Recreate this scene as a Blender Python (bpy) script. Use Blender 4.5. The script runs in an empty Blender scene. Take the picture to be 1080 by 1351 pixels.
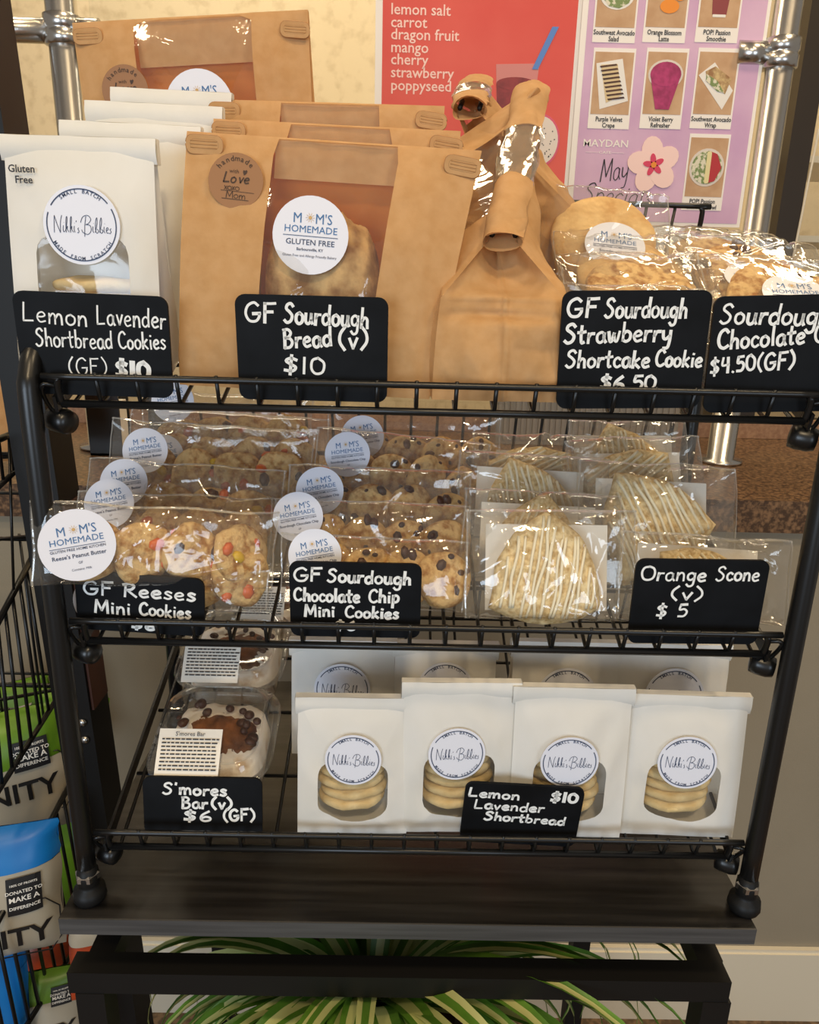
import bpy, math, random
from mathutils import Vector, Matrix, noise
PI = math.pi
S = bpy.context.scene
COL = S.collection

# ---------------------------------------------------------------- camera
FPX = 1000.0
CAM = Vector((-0.024, -0.5349, 0.5223))
PITCH, YAW, ROLL = 0.2972, 0.0133, 0.0260
_c = Vector((math.sin(YAW)*math.cos(PITCH), math.cos(YAW)*math.cos(PITCH), -math.sin(PITCH)))
_r = Vector((math.cos(YAW), -math.sin(YAW), 0)); _u = _r.cross(_c)
AX = _r*math.cos(ROLL) + _u*math.sin(ROLL)
AY = -_r*math.sin(ROLL) + _u*math.cos(ROLL)
AZ = _c
cam = bpy.data.objects.new('camera', bpy.data.cameras.new('camera')); COL.objects.link(cam)
cam.data.sensor_fit = 'HORIZONTAL'; cam.data.sensor_width = 36; cam.data.lens = 36*FPX/1080
cam.data.clip_start = .01
cam.matrix_world = Matrix(((AX.x, AY.x, -AZ.x, CAM.x), (AX.y, AY.y, -AZ.y, CAM.y), (AX.z, AY.z, -AZ.z, CAM.z), (0, 0, 0, 1)))
S.camera = cam
S.view_settings.view_transform = 'Standard'; S.view_settings.look = 'None'
S.view_settings.gamma = 1; S.view_settings.use_curve_mapping = False
S.view_settings.exposure = 0.0
S.cycles.transparent_max_bounces = 32
S.cycles.max_bounces = 8

# ---------------------------------------------------------------- light
W = bpy.data.worlds.new('world'); S.world = W; W.use_nodes = True
W.node_tree.nodes['Background'].inputs[0].default_value = (1.0, .90, .78, 1)
W.node_tree.nodes['Background'].inputs[1].default_value = .26
def area(name, loc, target, sx, sy, power, col):
    l = bpy.data.lights.new(name, 'AREA'); l.shape = 'RECTANGLE'; l.size = sx; l.size_y = sy
    l.energy = power; l.color = col
    o = bpy.data.objects.new(name, l); COL.objects.link(o); o.location = loc
    o.rotation_euler = (Vector(target)-Vector(loc)).to_track_quat('-Z', 'Y').to_euler()
    return o
# daylight through the shop window behind the photographer
area('window_light', (-1.2, -2.6, .50), (0, .2, .3), 1.3, 1.1, 34, (.70, .84, 1))
area('window_light', (1.3, -2.8, .50), (0, .2, .3), .9, 1.1, 16, (.70, .84, 1))
# warm ceiling lamps of the cafe
for x, y, p in ((-.75, -.55, 6), (.65, -.5, 8), (-.3, .55, 5), (.9, .5, 7), (0.1, -1.3, 13)):
    area('ceiling_lamp', (x, y, 1.75), (x*.8, y*.8, 0), .16, .16, p, (1, .76, .46))
# lamps over the bar behind the screen
area('bar_lamp', (-.5, 1.25, 1.9), (-.4, 2.0, .6), 1.0, .2, 15, (1, .86, .64))
area('bar_lamp', (.9, 1.25, 1.9), (.9, 2.0, .5), .8, .2, 9, (1, .86, .64))

# ---------------------------------------------------------------- pixel rays (frame 1080 x 1351)
def ray(px, py): return AX*((px-540)/FPX) - AY*((py-675.5)/FPX) + AZ
def on_plane(px, py, P, n):
    d = ray(px, py); return CAM + d*((Vector(P)-CAM).dot(n)/d.dot(n))
def on_x(px, py, x): return on_plane(px, py, (x, 0, 0), Vector((1, 0, 0)))
def on_y(px, py, y): return on_plane(px, py, (0, y, 0), Vector((0, 1, 0)))
def on_z(px, py, z): return on_plane(px, py, (0, 0, z), Vector((0, 0, 1)))
def zdepth(P): return (Vector(P)-CAM).dot(AZ)

# ---------------------------------------------------------------- object helpers
def tag(o, label=None, cat=None, group=None, kind=None):
    if label: o['label'] = label
    if cat: o['category'] = cat
    if group: o['group'] = group
    if kind: o['kind'] = kind
    return o
def thing(name, label, cat, M=None, group=None):
    o = bpy.data.objects.new(name, None); COL.objects.link(o); o.empty_display_size = .02
    o.matrix_world = M if M is not None else Matrix()
    return tag(o, label, cat, group)
def link(name, me, parent=None, M=None, label=None, kind=None):
    o = bpy.data.objects.new(name, me); COL.objects.link(o)
    if parent is not None: o.parent = parent
    if M is not None: o.matrix_local = M
    return tag(o, label, kind=kind)

class MB:
    def __init__(s): s.v = []; s.f = []; s.m = []; s.cur = 0
    def add(s, vs, fs, M=None):
        k = len(s.v)
        s.v += [tuple(M @ Vector(p)) if M is not None else tuple(p) for p in vs]
        s.f += [tuple(i+k for i in f) for f in fs]; s.m += [s.cur]*len(fs)
        return s
    def box(s, x0, x1, y0, y1, z0, z1, M=None):
        vs = [(x, y, z) for z in (z0, z1) for y in (y0, y1) for x in (x0, x1)]
        return s.add(vs, [(0, 2, 3, 1), (4, 5, 7, 6), (0, 1, 5, 4), (2, 6, 7, 3), (0, 4, 6, 2), (1, 3, 7, 5)], M)
    def bar(s, A, B, w, h, up=(0, 0, 1)):
        A = Vector(A); B = Vector(B); d = (B-A).normalized(); u = Vector(up); r = d.cross(u).normalized(); u = r.cross(d)
        vs = [P + r*(w/2*a) + u*(h/2*b) for P in (A, B) for a, b in ((-1, -1), (1, -1), (1, 1), (-1, 1))]
        return s.add(vs, [(0, 1, 2, 3), (7, 6, 5, 4), (0, 4, 5, 1), (1, 5, 6, 2), (2, 6, 7, 3), (3, 7, 4, 0)])
    def tube(s, pts, r, n=8, M=None, cap=True):
        pts = [Vector(p) for p in pts]; vs = []; fs = []
        nrm = None
        for i, p in enumerate(pts):
            t = (pts[min(i+1, len(pts)-1)] - pts[max(i-1, 0)]).normalized()
            if nrm is None:
                nrm = t.orthogonal().normalized()
            else:
                nrm = (nrm - t*nrm.dot(t))
                nrm = nrm.normalized() if nrm.length > 1e-6 else t.orthogonal().normalized()
            b = t.cross(nrm); rr = r[i] if isinstance(r, (list, tuple)) else r
            for k in range(n):
                a = 2*PI*k/n; vs.append(p + nrm*(rr*math.cos(a)) + b*(rr*math.sin(a)))
        for i in range(len(pts)-1):
            for k in range(n):
                fs.append((i*n+k, i*n+(k+1) % n, (i+1)*n+(k+1) % n, (i+1)*n+k))
        if cap:
            fs.append(tuple(range(n))[::-1]); fs.append(tuple(range((len(pts)-1)*n, len(pts)*n)))
        return s.add(vs, fs, M)
    def lathe(s, prof, n=16, M=None):
        vs = [(r*math.cos(2*PI*k/n), r*math.sin(2*PI*k/n), z) for r, z in prof for k in range(n)]
        fs = [(i*n+k, i*n+(k+1) % n, (i+1)*n+(k+1) % n, (i+1)*n+k) for i in range(len(prof)-1) for k in range(n)]
        fs += [tuple(range(n))[::-1], tuple(range((len(prof)-1)*n, len(prof)*n))]
        return s.add(vs, fs, M)
    def prism(s, outl, y0, y1, M=None):      # outline in x,z extruded along y
        n = len(outl)
        vs = [(x, y0, z) for x, z in outl] + [(x, y1, z) for x, z in outl]
        fs = [tuple(range(n)), tuple(range(n, 2*n))[::-1]] + [(i, n+i, n+(i+1) % n, (i+1) % n) for i in range(n)]
        return s.add(vs, fs, M)
    def grid(s, fn, nu, nv, closed=False):
        vs = [fn(i/(nu if closed else nu), j/nv) for j in range(nv+1) for i in range(nu + (0 if closed else 1))]
        c = nu if closed else nu+1
        fs = [(j*c+i, j*c+(i+1) % c, (j+1)*c+(i+1) % c, (j+1)*c+i) for j in range(nv) for i in range(nu)]
        return s.add(vs, fs)
    def mesh(s, name, mats, smooth=False):
        me = bpy.data.meshes.new(name); me.from_pydata([tuple(v) for v in s.v], [], s.f)
        for m in (mats if isinstance(mats, (list, tuple)) else [mats]): me.materials.append(m)
        if any(s.m): me.polygons.foreach_set('material_index', s.m)
        if smooth: me.polygons.foreach_set('use_smooth', [True]*len(me.polygons))
        me.update(); return me
    def build(s, name, mats, parent=None, smooth=False, M=None, label=None, kind=None):
        return link(name, s.mesh(name, mats, smooth), parent, M, label, kind)

def rrect(w, h, r, n=4, cx=0, cz=0):
    out = []
    for sx, sz, a0 in ((1, 1, 0), (-1, 1, 90), (-1, -1, 180), (1, -1, 270)):
        for k in range(n+1):
            a = math.radians(a0 + 90*k/n)
            out.append((cx + sx*(w/2-r) + r*math.cos(a), cz + sz*(h/2-r) + r*math.sin(a)))
    return out
def circ(r, n=32, cx=0, cz=0, sz=1): return [(cx + r*math.cos(2*PI*k/n), cz + r*sz*math.sin(2*PI*k/n)) for k in range(n)]
def smooth_path(P, k=5):
    P = [Vector(p) for p in P]
    if len(P) < 3: return P
    out = []
    for i in range(len(P)-1):
        a = P[i-1] if i else P[0]*2-P[1]; b = P[i]; c = P[i+1]; d = P[i+2] if i+2 < len(P) else P[-1]*2-P[-2]
        for j in range(k):
            t = j/k
            out.append(.5*((2*b) + (c-a)*t + (2*a-5*b+4*c-d)*t*t + (3*b-a-3*c+d)*t**3))
    out.append(P[-1]); return out
def RX(a): return Matrix.Rotation(a, 4, 'X')
def RY(a): return Matrix.Rotation(a, 4, 'Y')
def RZ(a): return Matrix.Rotation(a, 4, 'Z')
def TR(*p): return Matrix.Translation(Vector(p if len(p) == 3 else p[0]))
def nz(x, y, z=0): return noise.noise(Vector((x, y, z)))

# ---------------------------------------------------------------- materials
def srgb(r, g, b):
    f = lambda c: (c/255/12.92) if c/255 <= .04045 else ((c/255+.055)/1.055)**2.4
    return (f(r), f(g), f(b), 1)
def mat(name, c, rough=.6, metal=0, spec=.5, noise_c=None, scale=30, detail=4, bump=0, bscale=60, trans=0, stretch=None, contrast=(.35, .65), emit=0):
    m = bpy.data.materials.new(name); m.use_nodes = True; nt = m.node_tree; b = nt.nodes['Principled BSDF']
    b.inputs['Roughness'].default_value = rough; b.inputs['Metallic'].default_value = metal
    b.inputs['Specular IOR Level'].default_value = spec
    b.inputs['Base Color'].default_value = c
    tc = nt.nodes.new('ShaderNodeTexCoord'); src = tc.outputs['Object']
    if stretch:
        mp = nt.nodes.new('ShaderNodeMapping'); mp.inputs['Scale'].default_value = stretch
        nt.links.new(src, mp.inputs[0]); src = mp.outputs[0]
    if noise_c:
        n = nt.nodes.new('ShaderNodeTexNoise'); n.inputs['Scale'].default_value = scale; n.inputs['Detail'].default_value = detail
        nt.links.new(src, n.inputs['Vector'])
        r = nt.nodes.new('ShaderNodeValToRGB'); r.color_ramp.elements[0].position = contrast[0]; r.color_ramp.elements[1].position = contrast[1]
        r.color_ramp.elements[0].color = c; r.color_ramp.elements[1].color = noise_c
        nt.links.new(n.outputs['Fac'], r.inputs[0]); nt.links.new(r.outputs[0], b.inputs['Base Color'])
    if bump:
        n2 = nt.nodes.new('ShaderNodeTexNoise'); n2.inputs['Scale'].default_value = bscale; n2.inputs['Detail'].default_value = 4
        nt.links.new(src, n2.inputs['Vector'])
        bp = nt.nodes.new('ShaderNodeBump'); bp.inputs['Strength'].default_value = bump; bp.inputs['Distance'].default_value = .002
        nt.links.new(n2.outputs['Fac'], bp.inputs['Height']); nt.links.new(bp.outputs[0], b.inputs['Normal'])
    if trans:
        t = nt.nodes.new('ShaderNodeBsdfTranslucent'); t.inputs[0].default_value = c
        mx = nt.nodes.new('ShaderNodeMixShader'); mx.inputs[0].default_value = trans
        nt.links.new(b.outputs[0], mx.inputs[1]); nt.links.new(t.outputs[0], mx.inputs[2])
        nt.links.new(mx.outputs[0], nt.nodes['Material Output'].inputs[0])
    if emit:
        b.inputs['Emission Color'].default_value = c; b.inputs['Emission Strength'].default_value = emit
    return m
def film_mat(name, tint, rough, base, milk, bump=.35, bscale=55):
    m = bpy.data.materials.new(name); m.use_nodes = True; nt = m.node_tree; nt.nodes.clear(); N = nt.nodes.new; L = nt.links.new
    out = N('ShaderNodeOutputMaterial'); tr = N('ShaderNodeBsdfTransparent'); tr.inputs[0].default_value = tint
    gl = N('ShaderNodeBsdfGlossy'); gl.inputs['Roughness'].default_value = rough
    df = N('ShaderNodeBsdfDiffuse'); df.inputs[0].default_value = (.9, .88, .82, 1)
    lw = N('ShaderNodeLayerWeight'); lw.inputs[0].default_value = .5
    tc = N('ShaderNodeTexCoord'); n = N('ShaderNodeTexNoise'); n.inputs['Scale'].default_value = bscale; n.inputs['Detail'].default_value = 2
    n.inputs['Distortion'].default_value = 1.2
    bp = N('ShaderNodeBump'); bp.inputs['Strength'].default_value = bump; bp.inputs['Distance'].default_value = .004
    L(tc.outputs['Object'], n.inputs['Vector']); L(n.outputs['Fac'], bp.inputs['Height']); L(bp.outputs[0], gl.inputs['Normal']); L(bp.outputs[0], lw.inputs['Normal'])
    pw = N('ShaderNodeMath'); pw.operation = 'POWER'; pw.inputs[1].default_value = 3.5; L(lw.outputs['Facing'], pw.inputs[0])
    ma = N('ShaderNodeMath'); ma.operation = 'MULTIPLY_ADD'; ma.inputs[1].default_value = .9; ma.inputs[2].default_value = .04+base; ma.use_clamp = True
    L(pw.outputs[0], ma.inputs[0])
    m1 = N('ShaderNodeMixShader'); m1.inputs[0].default_value = milk; L(tr.outputs[0], m1.inputs[1]); L(df.outputs[0], m1.inputs[2])
    m2 = N('ShaderNodeMixShader'); L(ma.outputs[0], m2.inputs[0]); L(m1.outputs[0], m2.inputs[1]); L(gl.outputs[0], m2.inputs[2])
    L(m2.outputs[0], out.inputs[0]); return m

M_ = dict(
    black=mat('black_powder_coat', (.006, .006, .006, 1), .32, spec=.5),
    black2=mat('black_steel', (.006, .0055, .005, 1), .5, spec=.3),
    rubber=mat('rubber', (.006, .006, .006, 1), .5, spec=.3),
    chalk=mat('chalkboard', (.0028, .0032, .004, 1), .6, noise_c=(.006, .007, .009, 1), scale=25, spec=.15),
    chalkink=mat('chalk_ink', (.84, .85, .83, 1), .8),
    kraft=mat('kraft_paper', srgb(208, 162, 108), .72, noise_c=srgb(218, 174, 122), scale=90, bump=.25, bscale=120, trans=.28, spec=.25),
    kraft_tie=mat('kraft_tie', srgb(172, 124, 74), .6),
    kraft_lit=mat('kraft_lit_through', srgb(226, 134, 42), .7, noise_c=srgb(236, 150, 58), scale=20, trans=.3),  # light shining through the kraft paper, painted as orange
    kraft_lab=mat('brown_sticker', srgb(150, 106, 68), .55),
    white=mat('white_paper', srgb(238, 235, 226), .6, noise_c=srgb(246, 244, 238), scale=18, bump=.15, bscale=70, trans=.25, spec=.3),
    label=mat('sticker_paper', srgb(226, 228, 238), .45),
    card=mat('card', srgb(238, 232, 220), .6),
    film=film_mat('cellophane', (.99, .985, .97, 1), .06, .05, .035, bump=.14),
    filmw=film_mat('window_film', (.98, .97, .95, 1), .10, .03, .03, bump=.25, bscale=30),
    pet=film_mat('clear_plastic', (.985, .99, .99, 1), .05, .02, .02, bump=.05, bscale=20),
    seam=film_mat('film_seam', (.97, .96, .93, 1), .12, .10, .28),
    glass=film_mat('glass', (.98, .985, .98, 1), .01, .0, .0, bump=0),
    blue=mat('blue_print', srgb(62, 110, 160), .6), ink=mat('ink', (.02, .02, .025, 1), .6),
    navy=mat('navy_print', srgb(52, 66, 96), .6), gold=mat('gold_print', srgb(200, 165, 110), .6),
    grey=mat('grey_print', srgb(92, 98, 112), .6), brownink=mat('brown_ink', srgb(62, 40, 26), .6),
    steel=mat('brushed_steel', (.60, .58, .55, 1), .24, metal=1, bump=.05, bscale=300, stretch=(1, 1, .05)),
    cookie=mat('cookie_dough', srgb(168, 116, 58), .85, noise_c=srgb(226, 190, 130), scale=130, detail=8, bump=1, bscale=220, contrast=(.36, .56), spec=.2),
    cookie2=mat('golden_cookie', srgb(206, 160, 96), .85, noise_c=srgb(232, 196, 134), scale=70, bump=.7, bscale=150, spec=.2),
    shortbread=mat('shortbread', srgb(214, 184, 126), .85, noise_c=srgb(232, 208, 156), scale=60, bump=.4, bscale=200, spec=.2),
    choc=mat('chocolate', srgb(52, 26, 16), .45, noise_c=srgb(80, 44, 28), scale=40),
    orange=mat('orange_candy', srgb(214, 102, 44), .35), yellow=mat('yellow_candy', srgb(220, 180, 30), .35),
    scone=mat('scone_crumb', srgb(186, 150, 90), .9, noise_c=srgb(240, 218, 168), scale=190, detail=8, bump=1, bscale=130, contrast=(.3, .6), spec=.2),
    glaze=mat('glaze', srgb(248, 238, 208), .4, spec=.5),
    bread=mat('bread_crust', srgb(140, 92, 42), .8, noise_c=srgb(222, 182, 122), scale=55, detail=9, bump=.9, bscale=70, contrast=(.35, .62), spec=.25),
    brownie=mat('brownie', srgb(74, 38, 20), .7, noise_c=srgb(168, 106, 62), scale=45, detail=7, bump=1, bscale=90),
    marsh=mat('marshmallow', srgb(246, 238, 226), .6, noise_c=srgb(206, 176, 140), scale=60, detail=7, contrast=(.5,.7), bump=.5, bscale=60),
)
# ---------------------------------------------------------------- writing
_tc = {}
def glyph_mesh(txt, bold=0.0, align='CENTER'):
    key = (txt, bold, align)
    if key not in _tc:
        cu = bpy.data.curves.new('t', 'FONT'); cu.body = txt; cu.align_x = align; cu.resolution_u = 2; cu.offset = bold
        ob = bpy.data.objects.new('t', cu); COL.objects.link(ob); bpy.context.view_layer.update()
        me = bpy.data.meshes.new_from_object(ob)
        _tc[key] = ([tuple(v.co[:2]) for v in me.vertices], [tuple(p.vertices) for p in me.polygons])
        bpy.data.objects.remove(ob); bpy.data.curves.remove(cu); bpy.data.meshes.remove(me)
    return _tc[key]
def put_text(mb, txt, x, z, size, y=0, rot=0, bold=0.0, align='CENTER', sx=1, surf=None):
    vs, fs = glyph_mesh(txt, bold, align); c, s_ = math.cos(rot), math.sin(rot)
    P = []
    for a, b in vs:
        a *= size*sx; b *= size; X = x+a*c-b*s_; Z = z+a*s_+b*c
        P.append((X, (surf(X, Z) if surf else 0)+y, Z))
    mb.add(P, fs)
def arc_text(mb, txt, r, a_mid, step, size, y=0, bottom=False, cx=0, cz=0, bold=0.01):
    n = len(txt)
    for i, ch in enumerate(txt):
        if ch == ' ': continue
        k = i-(n-1)/2
        if bottom:
            a = a_mid + k*step; rr = r + size*.35
            put_text(mb, ch, cx+rr*math.cos(a), cz+rr*math.sin(a), size, y, a+PI/2, bold)
        else:
            a = a_mid - k*step; rr = r - size*.35
            put_text(mb, ch, cx+rr*math.cos(a), cz+rr*math.sin(a), size, y, a-PI/2, bold)
# hand-drawn single-stroke letters: advance, strokes (cap height 1, x-height .55)
GL = {
'L': (.62, ['.08 1 .06 .5 .05 .05 .06 .02 .5 .06']),
'S': (.62, ['.5 .86 .36 1 .15 .92 .1 .72 .3 .56 .46 .36 .38 .1 .16 0 .0 .12']),
'C': (.66, ['.55 .82 .38 .98 .14 .82 .05 .45 .14 .12 .36 0 .58 .12']),
'G': (.76, ['.58 .85 .4 1 .14 .82 .05 .42 .2 .06 .48 .04 .62 .26 .62 .42', '.36 .42 .66 .44']),
'F': (.62, ['.08 1 .07 .5 .06 0', '.06 .98 .3 .98 .52 1', '.08 .55 .4 .56']),
'B': (.64, ['.1 1 .1 .5 .08 0', '.04 .96 .3 1 .46 .82 .34 .6 .12 .54', '.12 .54 .4 .5 .52 .28 .38 .04 .08 0']),
'R': (.66, ['.12 .95 .1 .5 .08 0', '.0 .9 .3 1 .5 .84 .38 .58 .12 .5', '.2 .5 .4 .25 .6 .02']),
'M': (.86, ['.05 0 .08 .5 .12 .98', '.12 .98 .26 .6 .4 .2', '.4 .2 .54 .62 .68 .98', '.68 .98 .72 .5 .74 0']),
'N': (.74, ['.08 0 .09 .5 .12 .98', '.12 .98 .34 .5 .56 .04', '.56 .04 .6 .5 .64 1']),
'O': (.84, ['.42 .96 .14 .86 .04 .5 .16 .1 .42 .0 .68 .14 .76 .5 .66 .84 .4 .97']),
'X': (.6, ['.05 1 .5 0', '.5 1 .05 0']),
'a': (.56, ['.42 .46 .28 .56 .08 .42 .08 .12 .24 0 .4 .16 .42 .5', '.42 .5 .42 .2 .52 .02']),
'b': (.56, ['.1 1 .09 .5 .08 .04', '.09 .4 .26 .54 .44 .4 .42 .12 .24 0 .08 .08']),
'c': (.48, ['.4 .46 .24 .56 .07 .4 .08 .14 .24 .0 .42 .1']),
'd': (.58, ['.42 .44 .26 .54 .08 .4 .08 .12 .24 0 .42 .14', '.46 1 .44 .5 .46 .02']),
'e': (.52, ['.08 .28 .3 .3 .42 .4 .3 .55 .12 .46 .06 .22 .2 .01 .44 .08']),
'g': (.56, ['.42 .46 .26 .56 .08 .42 .1 .14 .26 .06 .42 .2', '.44 .54 .44 .1 .4 -.3 .2 -.4 .06 -.26']),
'h': (.56, ['.1 1 .09 .5 .08 0', '.08 .3 .24 .52 .4 .44 .42 .2 .44 0']),
'i': (.28, ['.12 .52 .12 .25 .14 0', '.13 .76 .14 .8']),
'k': (.54, ['.1 1 .09 .5 .08 0', '.42 .56 .24 .4 .1 .26', '.14 .28 .3 .14 .46 0']),
'l': (.28, ['.12 1 .11 .5 .14 .02']),
'm': (.82, ['.08 .54 .09 .25 .08 0', '.08 .3 .22 .54 .34 .46 .36 0', '.36 .3 .5 .54 .64 .44 .68 0']),
'n': (.56, ['.08 .54 .09 .25 .08 0', '.08 .3 .24 .54 .4 .44 .44 0']),
'o': (.54, ['.26 .55 .08 .44 .06 .16 .22 0 .42 .12 .44 .4 .26 .55']),
'p': (.54, ['.1 .54 .09 .0 .08 -.4', '.1 .4 .26 .56 .44 .42 .42 .14 .24 .02 .09 .12']),
'r': (.44, ['.1 .54 .09 .25 .08 0', '.09 .3 .2 .5 .38 .52']),
's': (.46, ['.38 .48 .22 .56 .1 .44 .24 .3 .38 .16 .24 .01 .06 .08']),
't': (.46, ['.2 .9 .18 .4 .22 .02 .34 .04', '.02 .56 .2 .56 .4 .6']),
'u': (.56, ['.08 .54 .08 .14 .22 0 .38 .14 .42 .54', '.42 .54 .42 .2 .5 .02']),
'v': (.48, ['.06 .52 .22 .02', '.22 .02 .4 .54']),
'w': (.7, ['.06 .52 .14 .06 .24 .04 .34 .44', '.34 .44 .4 .06 .52 .04 .62 .54']),
'y': (.54, ['.06 .54 .1 .18 .24 .12 .4 .28', '.44 .54 .42 0 .34 -.34 .14 -.38']),
'0': (.6, ['.28 .96 .08 .8 .06 .3 .22 .02 .46 .14 .5 .66 .28 .96']),
'1': (.3, ['.12 .98 .12 .5 .12 .0']),
'4': (.58, ['.14 .96 .08 .5 .28 .48 .48 .5', '.42 .94 .42 .4 .4 .0']),
'5': (.56, ['.46 .96 .16 .94', '.16 .94 .12 .56 .34 .6 .48 .38 .36 .06 .08 .04']),
'6': (.54, ['.38 .94 .12 .6 .06 .24 .2 .02 .42 .12 .42 .34 .24 .42 .08 .26']),
'$': (.62, ['.48 .78 .28 .88 .1 .72 .28 .52 .46 .34 .34 .12 .06 .16', '.3 1.06 .28 .5 .26 -.1']),
'(': (.4, ['.3 1.05 .1 .7 .08 .3 .28 -.08']),
')': (.4, ['.06 1.05 .26 .7 .28 .3 .06 -.08']),
'.': (.24, ['.1 .02 .12 .05']), "'": (.26, ['.12 1 .1 .84']), ' ': (.36, []),
}
def put_hand(mb, txt, x, z, size, wd, y=0, rot=0, slant=0, sx=1, jit=.03, surf=None, align='L', seed=1, track=0):
    rnd = random.Random(seed)
    tot = sum(GL[c][0]+track for c in txt)*size*sx
    cx = x - (tot/2 if align == 'C' else 0); c_, s_ = math.cos(rot), math.sin(rot); ox = cx-x; pen = 0
    for ch in txt:
        adv, sts = GL[ch]; dz = rnd.uniform(-jit, jit); sc = 1+rnd.uniform(-jit, jit)
        for st in sts:
            q = [float(t) for t in st.split()]
            P = [Vector((q[i]*sc, q[i+1]*sc+dz, 0)) for i in range(0, len(q), 2)]
            P = smooth_path(P, 4) if len(P) > 2 else P
            Q = []
            for p in P:
                a = ox + (pen + p.x + slant*p.y)*size*sx; b = p.y*size
                Q.append(Vector((x + a*c_-b*s_, 0, z + a*s_+b*c_)))
            h = wd/2*rnd.uniform(.85, 1.15); vs = []; fs = []
            for i, p in enumerate(Q):
                t = (Q[min(i+1, len(Q)-1)]-Q[max(i-1, 0)]).normalized()
                if i == 0: p = p-t*h*.6
                if i == len(Q)-1: p = p+t*h*.6
                nn = Vector((-t.z, 0, t.x))*h
                for s2 in (1, -1):
                    w = p+nn*s2; vs.append((w.x, (surf(w.x, w.z) if surf else 0)+y, w.z))
            fs = [(2*i, 2*i+1, 2*i+3, 2*i+2) for i in range(len(Q)-1)]
            mb.add(vs, fs)
        pen += adv+track

# ---------------------------------------------------------------- round stickers (front faces -y, centre at origin)
_lab = {}
def disc_mb(r, th=.0004, n=40):
    m = MB(); m.prism(circ(r, n), -th, 0); return m
def moms_label(parent, M, r, kind='gf', kname='label'):
    key = (kind,)
    if key not in _lab:
        d = disc_mb(1, .01, 40).mesh('label', M_['label'])
        t = MB()
        put_text(t, "M", -.36, .30, .36, -.02, bold=0, sx=.9); put_text(t, "M'S", .33, .30, .36, -.02, bold=0, sx=.9)
        put_text(t, "HOMEMADE", 0, .06, .25, -.02, bold=.0, sx=1.02)
        g = MB(); g.prism(circ(.05, 10, -.03, .44), -.02, -.015)
        for k in range(10):
            a = 2*PI*k/10; g.prism([(-.03+.07*math.cos(a-.12), .44+.07*math.sin(a-.12)), (-.03+.07*math.cos(a+.12), .44+.07*math.sin(a+.12)), (-.03+.13*math.cos(a), .44+.13*math.sin(a))], -.02, -.015)
        n_ = MB(); n_.box(-.72, .72, -.02, -.015, -.035, -.02)
        if kind == 'gf':
            put_text(n_, "GLUTEN FREE", 0, -.25, .20, -.02, sx=1.05, bold=.006); put_text(n_, "Barboursville, KY", 0, -.40, .10, -.02, bold=.015)
            put_text(n_, "Gluten Free and Allergy Friendly Bakery", 0, -.56, .088, -.02)
        else:
            put_text(n_, "GLUTEN FREE HOME KITCHEN", 0, -.14, .105, -.02, bold=.008)
            put_text(n_, {'pb': "Reese's Peanut Butter", 'cc': "Sourdough Chocolate Chip", 'ck': "Sourdough Chip"}[kind], 0, -.34, .158 if kind != 'cc' else .14, -.02, bold=.012)
            put_text(n_, "GF", 0, -.52, .10, -.02); put_text(n_, "Contains: Milk", 0, -.70, .09, -.02)
        _lab[key] = (d, t.mesh('lettering', M_['blue']), g.mesh('sun_emblem', M_['gold']), n_.mesh('fine_print', M_['navy']))
    d, t, g, n_ = _lab[key]
    o = link(kname, d, parent, M @ Matrix.Diagonal((r, .03, r, 1)), 'round pale blue-white sticker with blue print')
    for nm, me in (('lettering', t), ('sun_emblem', g), ('fine_print', n_)): link(nm, me, o)
    return o
_nib = []
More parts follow.
